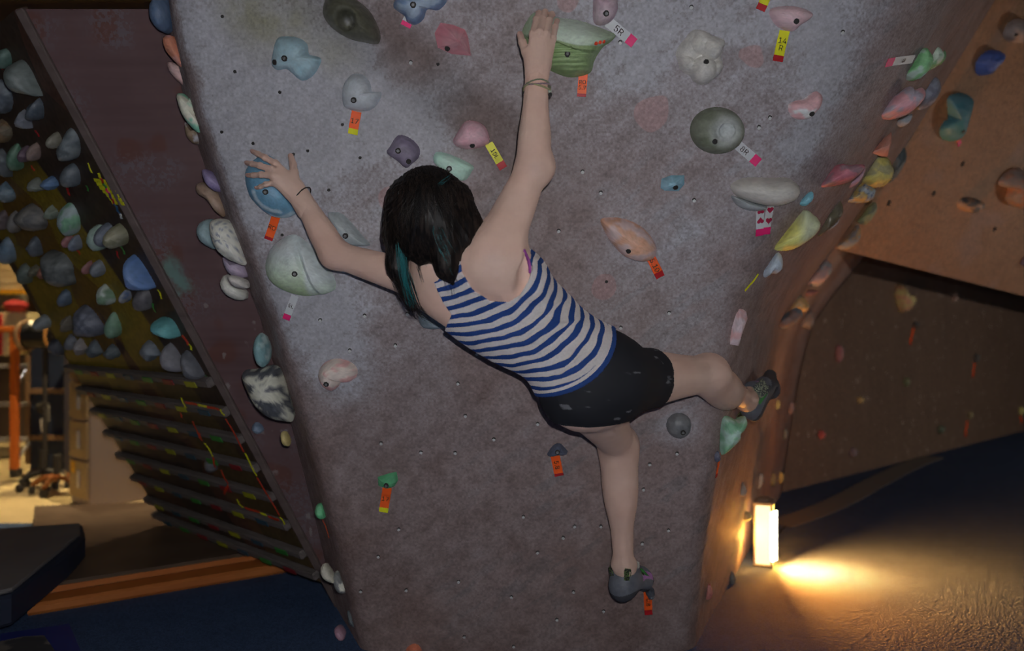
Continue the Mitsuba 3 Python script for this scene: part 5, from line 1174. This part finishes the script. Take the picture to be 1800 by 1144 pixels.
# the lamp's bulb throws its light out over the carpet and up onto the orange wall
nl = unit(V(.72, -.69, 0)); sl_n = unit(np.cross(V(0, 0, 1), nl))
k = put('bulb_tube', slab([lc + nl * .060 + sl_n * (a - .012) + V(0, 0, b) for a, b in ((-.024, .03), (.024, .03), (.024, .255), (-.024, .255))], nl, .006), mat('bulb_glass', (.7, .65, .55), .3), LAMP)
scene[k]['emitter'] = emit((430, 130, 14))
beam = lc + nl * .10 + V(0, 0, .14)
scene['lamp_beam'] = {'type': 'spot', 'to_world': T().look_at(origin=beam.tolist(), target=(beam + V(.84, -.40, -.46)).tolist(), up=[0, 0, 1]), 'intensity': rgb((33, 11.5, 2.0)), 'cutoff_angle': 74.0, 'beam_width': 12.0}
top = lc + V(0, 0, H_ + .05) + lo * .06
scene['lamp_uplight'] = {'type': 'spot', 'to_world': T().look_at(origin=top.tolist(), target=(top + V(.75, .1, .62)).tolist(), up=[0, 1, 0]), 'intensity': rgb((1.5, .8, .32)), 'cutoff_angle': 58.0, 'beam_width': 20.0}
side = lc - ld * (D_ / 2 + .07) - lo * .03 + V(0, 0, .15)
scene['lamp_backlight'] = {'type': 'point', 'position': side.tolist(), 'intensity': rgb((.22, .085, .014))}
put('cord', tube(spline([lc - lo * .05 + ld * .05 + V(0, 0, .012), lc - lo * .06 + ld * .16 + V(0, 0, .006), lc - lo * .02 + ld * .35 + V(0, 0, .006), lc + lo * .02 + ld * .8 + V(0, 0, .006)], 5, closed=False), .005, 6), mat('cord_black', (.02, .02, .02), .6), LAMP, smooth=True)

# pale strip of tape curving over the carpet on the right
pts = [on_floor(x, y) for x, y in [(1368, 922), (1420, 905), (1480, 880), (1545, 845), (1600, 818), (1640, 803)]]
P_ = spline(np.array(pts), 6, closed=False); v, f = [], []
for i, q in enumerate(P_):
    d = unit(P_[min(i + 1, len(P_) - 1)] - P_[max(i - 1, 0)]); s = np.cross(V(0, 0, 1), d) * .085
    v += [q + s + V(0, 0, .004), q - s + V(0, 0, .004), q - s + V(0, 0, .0), q + s + V(0, 0, .0)]
for i in range(len(P_) - 1):
    for j in range(4): a, b = i * 4 + j, i * 4 + (j + 1) % 4; f += [[a, b, b + 4], [a, b + 4, a + 4]]
m = trimesh.Trimesh(v, f, process=False)
if m.volume < 0: m.invert()
tag(put('floor_tape', m, mat('floor_tape', (.17, .17, .165), .7)), 'pale grey strip of tape curving across the navy carpet toward the back wall', 'tape')

# ---------------------------------------------------------------- pads on the left
m_padtop = mat('pad_vinyl', proc(lambda p, n, uv: mix((0.11, 0.072, 0.05), (0.16, 0.108, 0.076), fbm(p.x * 6, p.y * 6, 0, 3))), .5)
m_orange = mat('pad_orange', proc(lambda p, n, uv: mix((0.50, 0.14, 0.03), (0.62, 0.21, 0.05), fbm(p.x * 10, p.y * 10, p.z * 10, 2))), .6)
A, Bp = on_floor(48, 1084), on_floor(512, 1006)
Cc, Dd = on_floor(330, 905), on_floor(60, 915)
def slab_pad(q, z0, z1, bev=.012):
    pts = []
    c = np.mean(q, axis=0)
    for p_ in q:
        i = p_ + unit(c - p_) * bev
        pts += [V(p_[0], p_[1], z0 + bev), V(p_[0], p_[1], z1 - bev), V(i[0], i[1], z0), V(i[0], i[1], z1)]
    h = manifold3d.Manifold.hull_points(np.array(pts)).to_mesh()
    return trimesh.Trimesh(h.vert_properties[:, :3], h.tri_verts, process=False)
PAD = thing('crash_pad', 'thin dark brown crash pad with an orange front edge lying on the carpet', 'crash pad')
put('lower_layer', slab_pad([A, Bp, Cc, Dd], 0.0, .045), m_orange, PAD)
A2 = A + unit(Dd - A) * .10 ; B2 = Bp + unit(Cc - Bp) * .12 - unit(Bp - A) * .05
put('upper_layer', slab_pad([A2, B2, Cc, Dd], .045, .085), m_padtop, PAD)
put('edge_band', box((np.linalg.norm(B2 - A2) * .98, .006, .022), (A2 + B2) / 2 + V(0, 0, .062) - unit(Dd - A) * .003, unit(B2 - A2), unit(np.cross(V(0, 0, 1), unit(B2 - A2))), V(0, 0, 1)), m_orange, PAD)
m_mat = mat('mat_slate', proc(lambda p, n, uv: mix((0.15, 0.145, 0.15), (0.22, 0.205, 0.20), fbm(p.x * 5, p.y * 5, 0, 3))), .55)
m_navy = mat('mat_navy', (.022, .03, .055), .6)
q = [on_floor(-120, 1075, .2), on_floor(20, 1040, .2), on_floor(120, 968, .2), on_floor(150, 935, .2), on_floor(146, 918, .2), on_floor(-150, 938, .2)]
MAT = thing('thick_mat', 'thick slate grey mat with navy sides lying over the brown pad at the left edge', 'crash pad')
put('side', slab_pad(q, .085, .19), m_navy, MAT)
put('top', slab_pad([p_ + unit(np.mean(q, 0) - p_) * .03 for p_ in q], .19, .205, .006), m_mat, MAT)
# bright blue patch and its worn middle, and the dark grey strip behind the pad
BM = thing('blue_mat', 'bright blue thin mat with a worn grey middle in the lower left corner', 'mat')
q = [on_floor(-60, 1128), on_floor(122, 1101), on_floor(142, 1150), on_floor(160, 1190), on_floor(-60, 1215)]
put('sheet', slab_pad(q, 0, .012, .004), mat('blue_vinyl', (.028, .04, .20), .5), BM)
q = [on_floor(-60, 1148), on_floor(40, 1126), on_floor(78, 1124), on_floor(96, 1150), on_floor(100, 1190), on_floor(-60, 1200)]
put('worn_patch', slab_pad(q, .012, .016, .002), mat('worn', proc(lambda p, n, uv: mix((0.05, 0.05, 0.055), (0.16, 0.14, 0.12), smoothstep(.4, .65, fbm(p.x * 14, p.y * 14, 0, 3)))), .8), BM)
q = [on_floor(335, 950), on_floor(420, 975), on_floor(478, 1005), on_floor(440, 1012), on_floor(370, 985)]
tag(put('grey_mat', slab_pad(q, .086, .10, .004), mat('grey_mat', (.13, .145, .135), .7)), 'grey corner of a mat sticking out under the lowest rung', 'mat')

# ---------------------------------------------------------------- the lit room behind the training board
scene['room_light'] = {'type': 'spot', 'to_world': T().look_at(origin=[-3.4, 6.7, 3.7], target=[-3.4, 6.6, 0], up=[0, 1, 0]), 'intensity': rgb((36, 27, 13.5)), 'cutoff_angle': 36.0, 'beam_width': 22.0}
scene['room_light_near'] = {'type': 'spot', 'to_world': T().look_at(origin=[-2.2, 4.95, 2.9], target=[-2.7, 5.6, 0.4], up=[0, 0, 1]), 'intensity': rgb((15, 11.5, 7.0)), 'cutoff_angle': 40.0, 'beam_width': 22.0}
# filing cabinet
fc, fb, fa = on_floor(158, 893), on_floor(133, 882), on_floor(275, 876)
fx, fy = unit(V(.66, .75, 0)), unit(V(-.75, .66, 0))
fd, fw, fh = .62, .27, 1.02
CAB = thing('filing_cabinet', 'beige filing cabinet standing behind the training board, its drawers facing left', 'cabinet')
m_cab = mat('cab_side', proc(lambda p, n, uv: mix((0.36, 0.285, 0.25), (0.40, 0.32, 0.285), fbm(p.x * 2, p.z * 2, 0, 2))), .5)
m_drawer = mat('cab_drawer', (.42, .30, .16), .5)
c = fc + fx * fd / 2 + fy * fw / 2 + V(0, 0, fh / 2)
put('carcass', box((fd, fw, fh), c, fx, fy, V(0, 0, 1), bevel=.006), m_cab, CAB)
for i in range(4):
    z = .05 + i * .24
    k = put('drawer', box((.018, fw - .02, .225), fc + fy * fw / 2 - fx * .009 + V(0, 0, z + .1125), fx, fy, V(0, 0, 1), bevel=.004), m_drawer, CAB)
    put('handle', box((.012, .035, .11), fc + fy * fw * .42 - fx * .022 + V(0, 0, z + .115), fx, fy, V(0, 0, 1), bevel=.003), mat('handle', (.75, .7, .6), .4) if i == 0 else 'm_handle', k)
tag(put('yellow_note', box((.004, .05, .07), fc + fy * fw * .72 - fx * .021 + V(0, 0, .23), fx, fy, V(0, 0, 1)), mat('note', (.75, .42, .03), .6)), 'yellow note stuck on the lowest drawers of the filing cabinet', 'note')
# navy upright mats strapped between wooden bars
m_wbar = mat('wood_bar', (.20, .12, .06), .6); m_deep = mat('navy_mat', proc(lambda p, n, uv: mix((0.012, 0.02, 0.045), (0.02, 0.035, 0.07), fbm(p.x * 4, p.z * 4, 0, 2))), .6)
yb = 6.3
def bx(x0, y0, x1, y1, yy, th, mtl, parent, name, bev=.006):
    a, b = at(x0, y0, yy), at(x1, y1, yy)
    return put(name, box((abs(b[0] - a[0]), th, abs(a[2] - b[2])), ((a[0] + b[0]) / 2, yy + th / 2, (a[2] + b[2]) / 2), bevel=bev), mtl, parent)
RK = thing('mat_rack', 'rack of tall navy blue mats held by brown wooden bars', 'rack')
bx(53, 590, 80, 833, yb, .10, m_deep, RK, 'upright_mat'); bx(84, 590, 112, 838, yb, .10, m_deep, RK, 'upright_mat')
bx(112, 590, 131, 880, yb - .25, .10, mat('rack_post', (.055, .05, .065), .6), RK, 'post')
for y_ in (683, 765): bx(53, y_, 116, y_ + 9, yb - .05, .04, m_wbar, RK, 'bar', .003)
bx(44, 625, 51, 815, yb - .02, .03, m_wbar, RK, 'bar', .003)
# orange step ladder
LD = thing('step_ladder', 'orange fibreglass step ladder standing at the left edge of the photo', 'ladder')
yl = 6.0; m_fg = mat('orange_fibreglass', (.55, .13, .02), .45); m_al = mat('aluminium', (.40, .41, .44), .4, metallic=.6)
bx(16, 580, 28, 832, yl, .05, m_fg, LD, 'rail'); bx(-40, 580, -29, 832, yl, .05, m_fg, LD, 'rail')
for y_ in (640, 708, 770): bx(-38, y_, 40, y_ + 7, yl + .05, .07, m_al, LD, 'step', .003)
bx(-42, 574, 30, 584, yl - .02, .12, m_fg, LD, 'cap')
put('brace', tube([at(30, 806, yl + .06), at(52, 778, yl + .20)], .012, 8), m_al, LD, smooth=35)
put('brace', tube([at(30, 676, yl + .06), at(46, 650, yl + .2)], .012, 8), m_al, LD, smooth=35)
bx(17, 826, 30, 838, yl - .01, .07, M_SOCK, LD, 'foot', .003)
# office chair bases with castors, seen from the side
def chair_base(cx, cy, yy, n0, label, mtl):
    k = thing('chair_base', label, 'chair')
    c = at(cx, cy, yy); h = c[2]
    put('column', tube([c + V(0, 0, .0), c + V(0, 0, .16)], .024, 10), M_SOCK, k, smooth=35)
    for i in range(5):
        a = n0 + i * 2 * math.pi / 5; e = c + V(math.cos(a), math.sin(a), 0) * .15; e[2] = .06
        put('leg', tube([c + V(0, 0, .02), c * .4 + e * .6 + V(0, 0, .03), e], [.022, .02, .015], 8), mtl, k, smooth=35)
        put('castor', place(trimesh.creation.cylinder(radius=.026, height=.03, sections=14), V(e[0], e[1], .026), V(0, 0, 1), V(-math.sin(a), math.cos(a), 0), V(-math.cos(a), -math.sin(a), 0)), M_SOCK, k)
chair_base(76, 833, 5.75, .3, 'black five-legged castor base in front of the navy mats, left one of two', mat('black_plastic', (.012, .011, .011), .5))
chair_base(101, 842, 5.6, .9, 'castor base with orange legs in front of the navy mats, right one of two', mat('orange_plastic', (.25, .08, .02), .5))
tag(put('shiny_knob', trimesh.creation.icosphere(subdivisions=2, radius=.021).apply_translation(at(112, 831, 5.3)), mat('chrome', (.8, .8, .8), .15, metallic=.9), smooth=True), 'small shiny white knob in front of the beige filing cabinet', 'knob')
# drill hanging on the mats
DR = thing('hanging_tool', 'dark tool with a pale shaft hanging on the navy mats', 'tool')
put('body', tube([at(68, 718, 6.1), at(84, 712, 6.1)], [.035, .028], 10), M_SOCK, DR, smooth=35)
put('grip', box((.04, .04, .12), at(82, 728, 6.1), bevel=.01), mat('grip_grey', (.12, .12, .11), .6), DR)
put('shaft', tube([at(73, 736, 6.08), at(75, 760, 6.08)], .010, 8), mat('bit', (.55, .52, .45), .4), DR, smooth=35)
# black drum spotlight with a tan rim
SP = thing('rimmed_drum', 'black drum with a tan rim standing in front of the navy mats', 'drum')
c = at(72, 590, 5.9); cyl = trimesh.creation.cylinder(radius=.085, height=.20, sections=28)
put('drum', place(cyl, c, V(0, 0, 1), V(0, 1, 0), V(-1, 0, 0)), mat('drum_black', (.008, .009, .012), .4), SP, smooth=35)
put('stand', tube([c + V(0, .05, -.08), V(c[0], c[1] + .05, 0.0)], .016, 8), M_SOCK, SP, smooth=35)
th = np.linspace(0, 2 * np.pi, 32, endpoint=False)
put('rim', tube([c + V(-.10, .0, 0) + V(.25 * math.cos(t) * .09, math.cos(t) * .095, math.sin(t) * .095) for t in th], .017, 8, closed=True), m_wbar, SP, smooth=True)
put('rim', tube([c + V(.10, .0, 0) + V(.25 * math.cos(t) * .09, math.cos(t) * .095, math.sin(t) * .095) for t in th], .012, 8, closed=True), mat('amber', (.45, .22, .06), .5), SP, smooth=True)
k = put('pilot_lamp', trimesh.creation.icosphere(subdivisions=2, radius=.018).apply_translation(at(55, 567, 5.8)), mat('pilot', (.8, .7, .5), .3), SP, smooth=True)
scene[k]['emitter'] = emit((.9, .7, .35))
# cream cupboard with a red cap on it, slatted tan blind above
CP = thing('cream_cupboard', 'cream white cupboard at the left edge, brightly lit', 'cupboard')
m_cream = mat('cream', (.80, .70, .44), .5)
bx(-60, 548, 46, 596, 7.0, .4, m_cream, CP, 'body'); bx(-60, 596, 14, 625, 7.0, .3, m_cream, CP, 'body'); bx(24, 594, 44, 601, 6.95, .05, m_cream, CP, 'shelf')
bx(-8, 552, 2, 624, 6.98, .02, mat('red_print', (.45, .03, .04), .5), CP, 'red_label', .001)
CPT = thing('red_cap', 'red cap lying on top of the cream cupboard', 'cap')
m = trimesh.creation.icosphere(subdivisions=3, radius=1); m.apply_scale((.09, .10, .05)); put('crown', m.apply_translation(at(28, 537, 6.95)), mat('red_felt', (.35, .03, .035), .8), CPT, smooth=True)
m = trimesh.creation.icosphere(subdivisions=2, radius=1); m.apply_scale((.07, .06, .012)); put('brim', m.apply_translation(at(16, 540, 6.93)), mat('tan_felt', (.55, .35, .15), .8), CPT, smooth=True)
BL = thing('slatted_blind', 'tan slatted blind with an orange bottom rail at the left edge', 'blind')
m_slat = mat('blind_slat', proc(lambda p, n, uv: mix((.62, .46, .27), (.74, .58, .36), fbm(p.x * 4, p.z * 60, 0, 2))), .5)
for i in range(9): bx(-80, 410 + i * 11, 41, 420.7 + i * 11, 7.2 - .003 * (i % 2), .03, m_slat, BL, 'slat', .002)
bx(-80, 509, 42, 517, 7.18, .06, mat('blind_rail', (.62, .30, .02), .5), BL, 'rail', .003)
tag(bx(-80, 518, 44, 538, 7.3, .05, mat('grey_band', (.09, .085, .08), .6), None, 'grey_shelf'), 'dark grey shelf between the slatted blind and the cream cupboard', 'shelf')

# ---------------------------------------------------------------- holds on the training board
k_ = 4.3
def bh(x, y, w, h, c, label, rot=.45, c2=None, H=.06, kind=0, **kw):
    """a hold on the board: centre, size in pixels, colour in the photograph"""
    r_ = np.random.default_rng(int(x * 31 + y * 7)); n = 9; pts = []
    for i in range(n):
        a = 2 * math.pi * i / n; rr = 1 + (.16 * r_.normal() if kind == 0 else .05 * r_.normal())
        if kind == 2 and i == 2: rr *= 1.35
        w_, h_ = w * 1.12, h * 1.12
        u, v_ = w_ / 2 * math.cos(a) * rr, h_ / 2 * math.sin(a) * rr
        pts.append((x + u * math.cos(rot) - v_ * math.sin(rot) * .6, y + u * math.sin(rot) * .6 + v_ * math.cos(rot)))
    return hold(pts, H, alb(*c, k_), label, 'board', color2=None if c2 is None else alb(*c2, k_), per=3, rings=8, **kw)
bh(12, 100, 30, 40, (35, 62, 55), 'teal green hold at the upper left edge of the training board')
hold([(20, 118), (35, 105), (50, 105), (64, 118), (72, 135), (84, 166), (66, 165), (42, 160), (26, 145)], .09, alb(62, 70, 68, 4.0), 'large pale grey teardrop-shaped hold near the top of the training board', 'board', chalk=.15, rough=.0)
bh(12, 168, 44, 52, (42, 50, 58), 'grey blue hold at the left edge below the teal green one', c2=(52, 60, 68))
bh(69, 190, 30, 42, (36, 44, 52), 'slate hold right under the large teardrop-shaped one')
bh(50, 210, 28, 30, (64, 68, 76), 'pale three-cornered hold left below the teardrop-shaped one', sharp=True)
bh(12, 230, 40, 40, (75, 55, 30), 'rust orange hold at the left edge of the training board', sharp=True, c2=(60, 50, 30))
bh(103, 245, 20, 30, (72, 70, 58), 'beige egg-shaped hold close to the edge strip', kind=1)
bh(130, 254, 36, 60, (42, 50, 54), 'dark grey ribbed hold beside the beige egg-shaped one', c2=(58, 66, 70))
bh(34, 272, 24, 52, (38, 70, 52), 'green hold in the left cluster of the training board', kind=1)
bh(51, 268, 20, 28, (56, 40, 52), 'mauve hold right of the green one in the left cluster')
bh(67, 264, 16, 34, (85, 68, 62), 'slim pale pink hold next to a mustard band', kind=1)
bh(10, 282, 34, 56, (48, 58, 62), 'grey blue rough hold at the left edge level with the green one', c2=(34, 42, 46))
bh(132, 306, 32, 46, (44, 52, 58), 'smooth slate oval hold nearest the yellow tape block', kind=1)
bh(96, 320, 26, 24, (36, 68, 100), 'small bright blue hold in the middle of the training board', sharp=True)
bh(70, 324, 24, 24, (58, 64, 56), 'small grey green hold left of the bright blue one')
bh(18, 336, 28, 30, (62, 76, 84), 'pale blue hold at the left, above a ridged grey one', c2=(35, 60, 75))
bh(62, 376, 56, 54, (66, 64, 60), 'large ridged grey hold, upper of the three ridged ones', c2=(44, 44, 44), H=.09)
bh(33, 386, 24, 42, (66, 64, 62), 'grey oval hold at the left of the upper ridged hold', kind=1)
bh(10, 385, 22, 36, (60, 50, 52), 'dusky pink hold at the very left edge')
bh(129, 380, 40, 62, (62, 100, 76), 'pale green shield-shaped hold in the middle of the training board', c2=(84, 100, 100), kind=1)
bh(97, 373, 20, 26, (66, 76, 64), 'pale green pebble left of the shield-shaped hold')
bh(179, 414, 34, 50, (88, 108, 100), 'pale mint crescent hold in the group of three near the edge strip', kind=1)
bh(194, 410, 30, 42, (52, 60, 72), 'slate blue hold in the middle of the group of three', kind=1, H=.08)
bh(216, 411, 32, 40, (88, 86, 68), 'beige speckled hold, right one of the group of three', c2=(66, 66, 40), kind=1, H=.10)
bh(19, 436, 30, 54, (56, 76, 92), 'blue grey hold overhanging the left edge of the board', kind=1)
bh(67, 430, 28, 34, (42, 50, 58), 'dark slate hold under the upper ridged hold')
bh(126, 421, 14, 20, (96, 52, 56), 'small pink hold left of a thin blue grey one')
bh(139, 424, 16, 30, (62, 70, 82), 'thin blue grey hold right of a small pink one', kind=1)
bh(118, 470, 66, 62, (60, 64, 64), 'large ridged grey hold, middle of the three ridged ones', c2=(38, 44, 44), H=.09)
bh(50, 478, 26, 38, (52, 62, 56), 'greyish green hold near the lower left edge of the board', kind=1)
bh(67, 474, 16, 22, (62, 60, 46), 'small tan hold left of an orange one')
bh(83, 476, 20, 26, (100, 54, 34), 'orange hold left of the middle ridged hold', sharp=True)
bh(160, 468, 14, 22, (88, 48, 48), 'small rose hold behind a grey one')
bh(178, 469, 24, 30, (60, 66, 74), 'smooth grey hold right of the small rose one', kind=1)
bh(193, 517, 30, 38, (60, 84, 64), 'green and white speckled hold on the mustard band', c2=(100, 110, 104))
bh(120, 520, 20, 34, (40, 58, 76), 'blue hook-shaped hold below the middle ridged hold', kind=1)
bh(227, 517, 12, 26, (84, 88, 92), 'thin white and blue hold on the mustard band', c2=(36, 58, 90), kind=1)
hold([(232, 452), (240, 446), (254, 456), (270, 480), (279, 502), (266, 506), (245, 504), (236, 482)], .10, alb(42, 72, 112, 4.2), 'big blue hold close to the edge strip of the training board', 'board', chalk=.15)
bh(257, 522, 32, 46, (46, 44, 48), 'dark brown grey hold directly under the big blue one', kind=1)
hold([(276, 562), (290, 557), (308, 557), (318, 568), (322, 588), (308, 588), (282, 576)], .09, alb(40, 98, 100, 4.2), 'bright teal hold close to the edge strip of the training board', 'board', chalk=.12)
bh(164, 562, 56, 58, (62, 66, 78), 'large ridged blue grey hold, lowest of the three ridged ones', c2=(36, 42, 56), H=.09)
bh(205, 568, 26, 50, (58, 90, 70), 'pale green hold right of the lowest ridged hold', kind=1)
bh(83, 563, 24, 26, (82, 90, 94), 'pale round ball-like hold near the lower left edge', kind=1, H=.09)
bh(124, 566, 18, 28, (66, 60, 50), 'tan hold left of the lowest ridged hold')
bh(147, 606, 22, 26, (86, 82, 82), 'small whitish hold just above the top rung', sharp=True)
bh(130, 600, 22, 26, (58, 62, 70), 'small grey hold left of the whitish one above the top rung')
bh(104, 608, 26, 34, (28, 32, 42), 'navy hold at the left end above the top rung')
bh(172, 612, 28, 30, (40, 50, 56), 'dark slate hold above the top rung, left of its twin')
bh(203, 616, 28, 30, (38, 48, 52), 'dark slate hold above the top rung, right of its twin')
bh(270, 614, 36, 30, (50, 58, 66), 'grey blue hold in the lower right part of the board')
hold([(294, 612), (302, 599), (314, 606), (326, 624), (332, 646), (318, 649), (304, 642), (297, 628)], .09, alb(66, 66, 72, 4.2), 'grey teardrop hold above the right end of the top rung', 'board', chalk=.2)
hold([(326, 618), (338, 616), (352, 632), (364, 658), (350, 664), (334, 656)], .07, alb(52, 54, 60, 4.2), 'dark grey hold at the right end of the top rung', 'board', chalk=.12)
bh(374, 812, 24, 34, (44, 44, 48), 'dark round disc between two rungs', kind=1, H=.03)
P_, n_ = panel(453, 752), PANEL_N
hold([(443, 750), (450, 742), (460, 746), (464, 756), (455, 761), (446, 757)], .04, alb(58, 78, 98, 4.0), 'small blue grey hold on the brown panel beside the marbled black hold', 'panel')
# scraps of route tape on the board
def strip_tape(a, b, w, c, label, group=None, lift=None): return tape(a, b, w, c, None, label, surf='board', group=group, name='route_tape', lift=lift or (.036 if a[1] > 660 else .004))
G = 'red and yellow tape outlining a route on the rungs'
route = [((340, 698), (360, 702), 'red'), ((362, 703), (379, 705), 'yellow'), ((379, 706), (400, 710), 'red'), ((401, 710), (409, 721), 'yellow'), ((411, 726), (443, 784), 'red'), ((444, 787), (465, 826), 'yellow'), ((466, 829), (504, 896), 'red'), ((505, 898), (514, 911), 'yellow'),
         ((503, 903), (484, 898), 'red'), ((481, 896), (471, 891), 'yellow'), ((469, 891), (443, 882), 'red'), ((439, 883), (429, 868), 'yellow'), ((330, 716), (334, 725), 'red'), ((333, 690), (340, 708), 'yellow'), ((353, 731), (364, 761), 'red'), ((363, 752), (369, 766), 'red'), ((373, 769), (388, 793), 'yellow'), ((388, 795), (391, 812), 'red'), ((401, 817), (414, 841), 'red'), ((414, 844), (406, 859), 'red')]
mat('tape_redorange', (.60, .05, .02), .5)
route_l = ['red tape strip at the upper left start of the route outline', 'short yellow tape strip along the top of the route outline', 'red tape strip along the top of the route outline, next to its corner', 'yellow tape strip at the upper right corner of the route outline',
  'long red tape strip, upper of those down the right side of the route outline', 'yellow tape strip halfway down the right side of the route outline', 'long red tape strip, lower of those down the right side of the route outline', 'yellow tape strip at the lower right corner of the route outline',
  'red tape strip at the right end of the bottom of the route outline', 'short yellow tape strip along the bottom of the route outline', 'red tape strip at the left end of the bottom of the route outline', 'yellow tape strip at the lower left corner of the route outline',
  'small red tape scrap just below the start of the route outline', 'small yellow tape strip above the start of the route outline', 'red tape strip, highest down the middle of the board', 'short red tape strip crossing the third rung in the middle', 'yellow tape strip down the middle of the board', 'short red tape strip crossing the fourth rung in the middle', 'red tape strip, lowest long one down the middle of the board', 'short red tape hook at the lower end of the middle line']
for i, (a, b, c) in enumerate(route): strip_tape(a, b, 5, 'redorange' if c == 'red' else 'yellow', route_l[i], 'route tape strips on the rungs')
order = ['topmost', 'second', 'third', 'middle', 'fifth', 'sixth', 'lowest']
for i in range(7):
    x, y = 167 + i * 5.2, 316 + i * 6.6
    strip_tape((x, y), (x + 22, y + 1.5), 6.5, 'yellow', f'{order[i]} yellow tape strip of the stacked block beside the edge strip', 'stacked yellow tape strips')
cols = ['yellow', 'redorange', 'green', 'pink', 'purple', 'red', 'blue', 'blue', 'white']
names = ['bright yellow', 'orange', 'green', 'pink', 'purple', 'dark red', 'upper blue', 'lower blue', 'white']
for i, c in enumerate(cols):
    x, y = 180 + i * 4.7, 301 + i * 8.9
    strip_tape((x, y), (x + 4.7, y + 8.9), 8, c, f'{names[i]} tape piece in the coloured row along the edge strip', lift=.016)
for (a, b, w, c, l) in [((155, 286), (164, 303), 5, 'yellow', 'thin yellow tape by the smooth slate oval hold'), ((153, 325), (157, 335), 5, 'green', 'thin green tape below the smooth slate oval hold'), ((120, 328), (122, 342), 8, 'red', 'red tape below the bright blue hold'), ((64, 228), (70, 240), 6, 'red', 'red tape near the top of the mustard band'), ((215, 432), (220, 446), 6, 'green', 'green tape under the beige speckled hold'), ((206, 441), (211, 454), 5, 'red', 'red tape under the group of three holds'), ((279, 508), (286, 524), 5, 'yellow', 'yellow tape under the big blue hold'), ((269, 532), (274, 548), 5, 'green', 'green tape under the dark brown grey hold'), ((322, 588), (333, 606), 9, 'redorange', 'orange tape under the bright teal hold'), ((335, 604), (338, 614), 6, 'yellow', 'yellow tape end below the orange tape under the teal hold'), ((0, 110), (5, 122), 7, 'red', 'red tape at the upper left edge of the board'), ((56, 290), (62, 300), 7, 'redorange', 'orange tape under the mauve hold'), ((133, 434), (142, 446), 7, 'redorange', 'orange tape under the small pink hold'), ((362, 660), (370, 668), 5, 'green', 'green tape at the right end of the top rung')]:
    strip_tape(a, b, w, c, l)
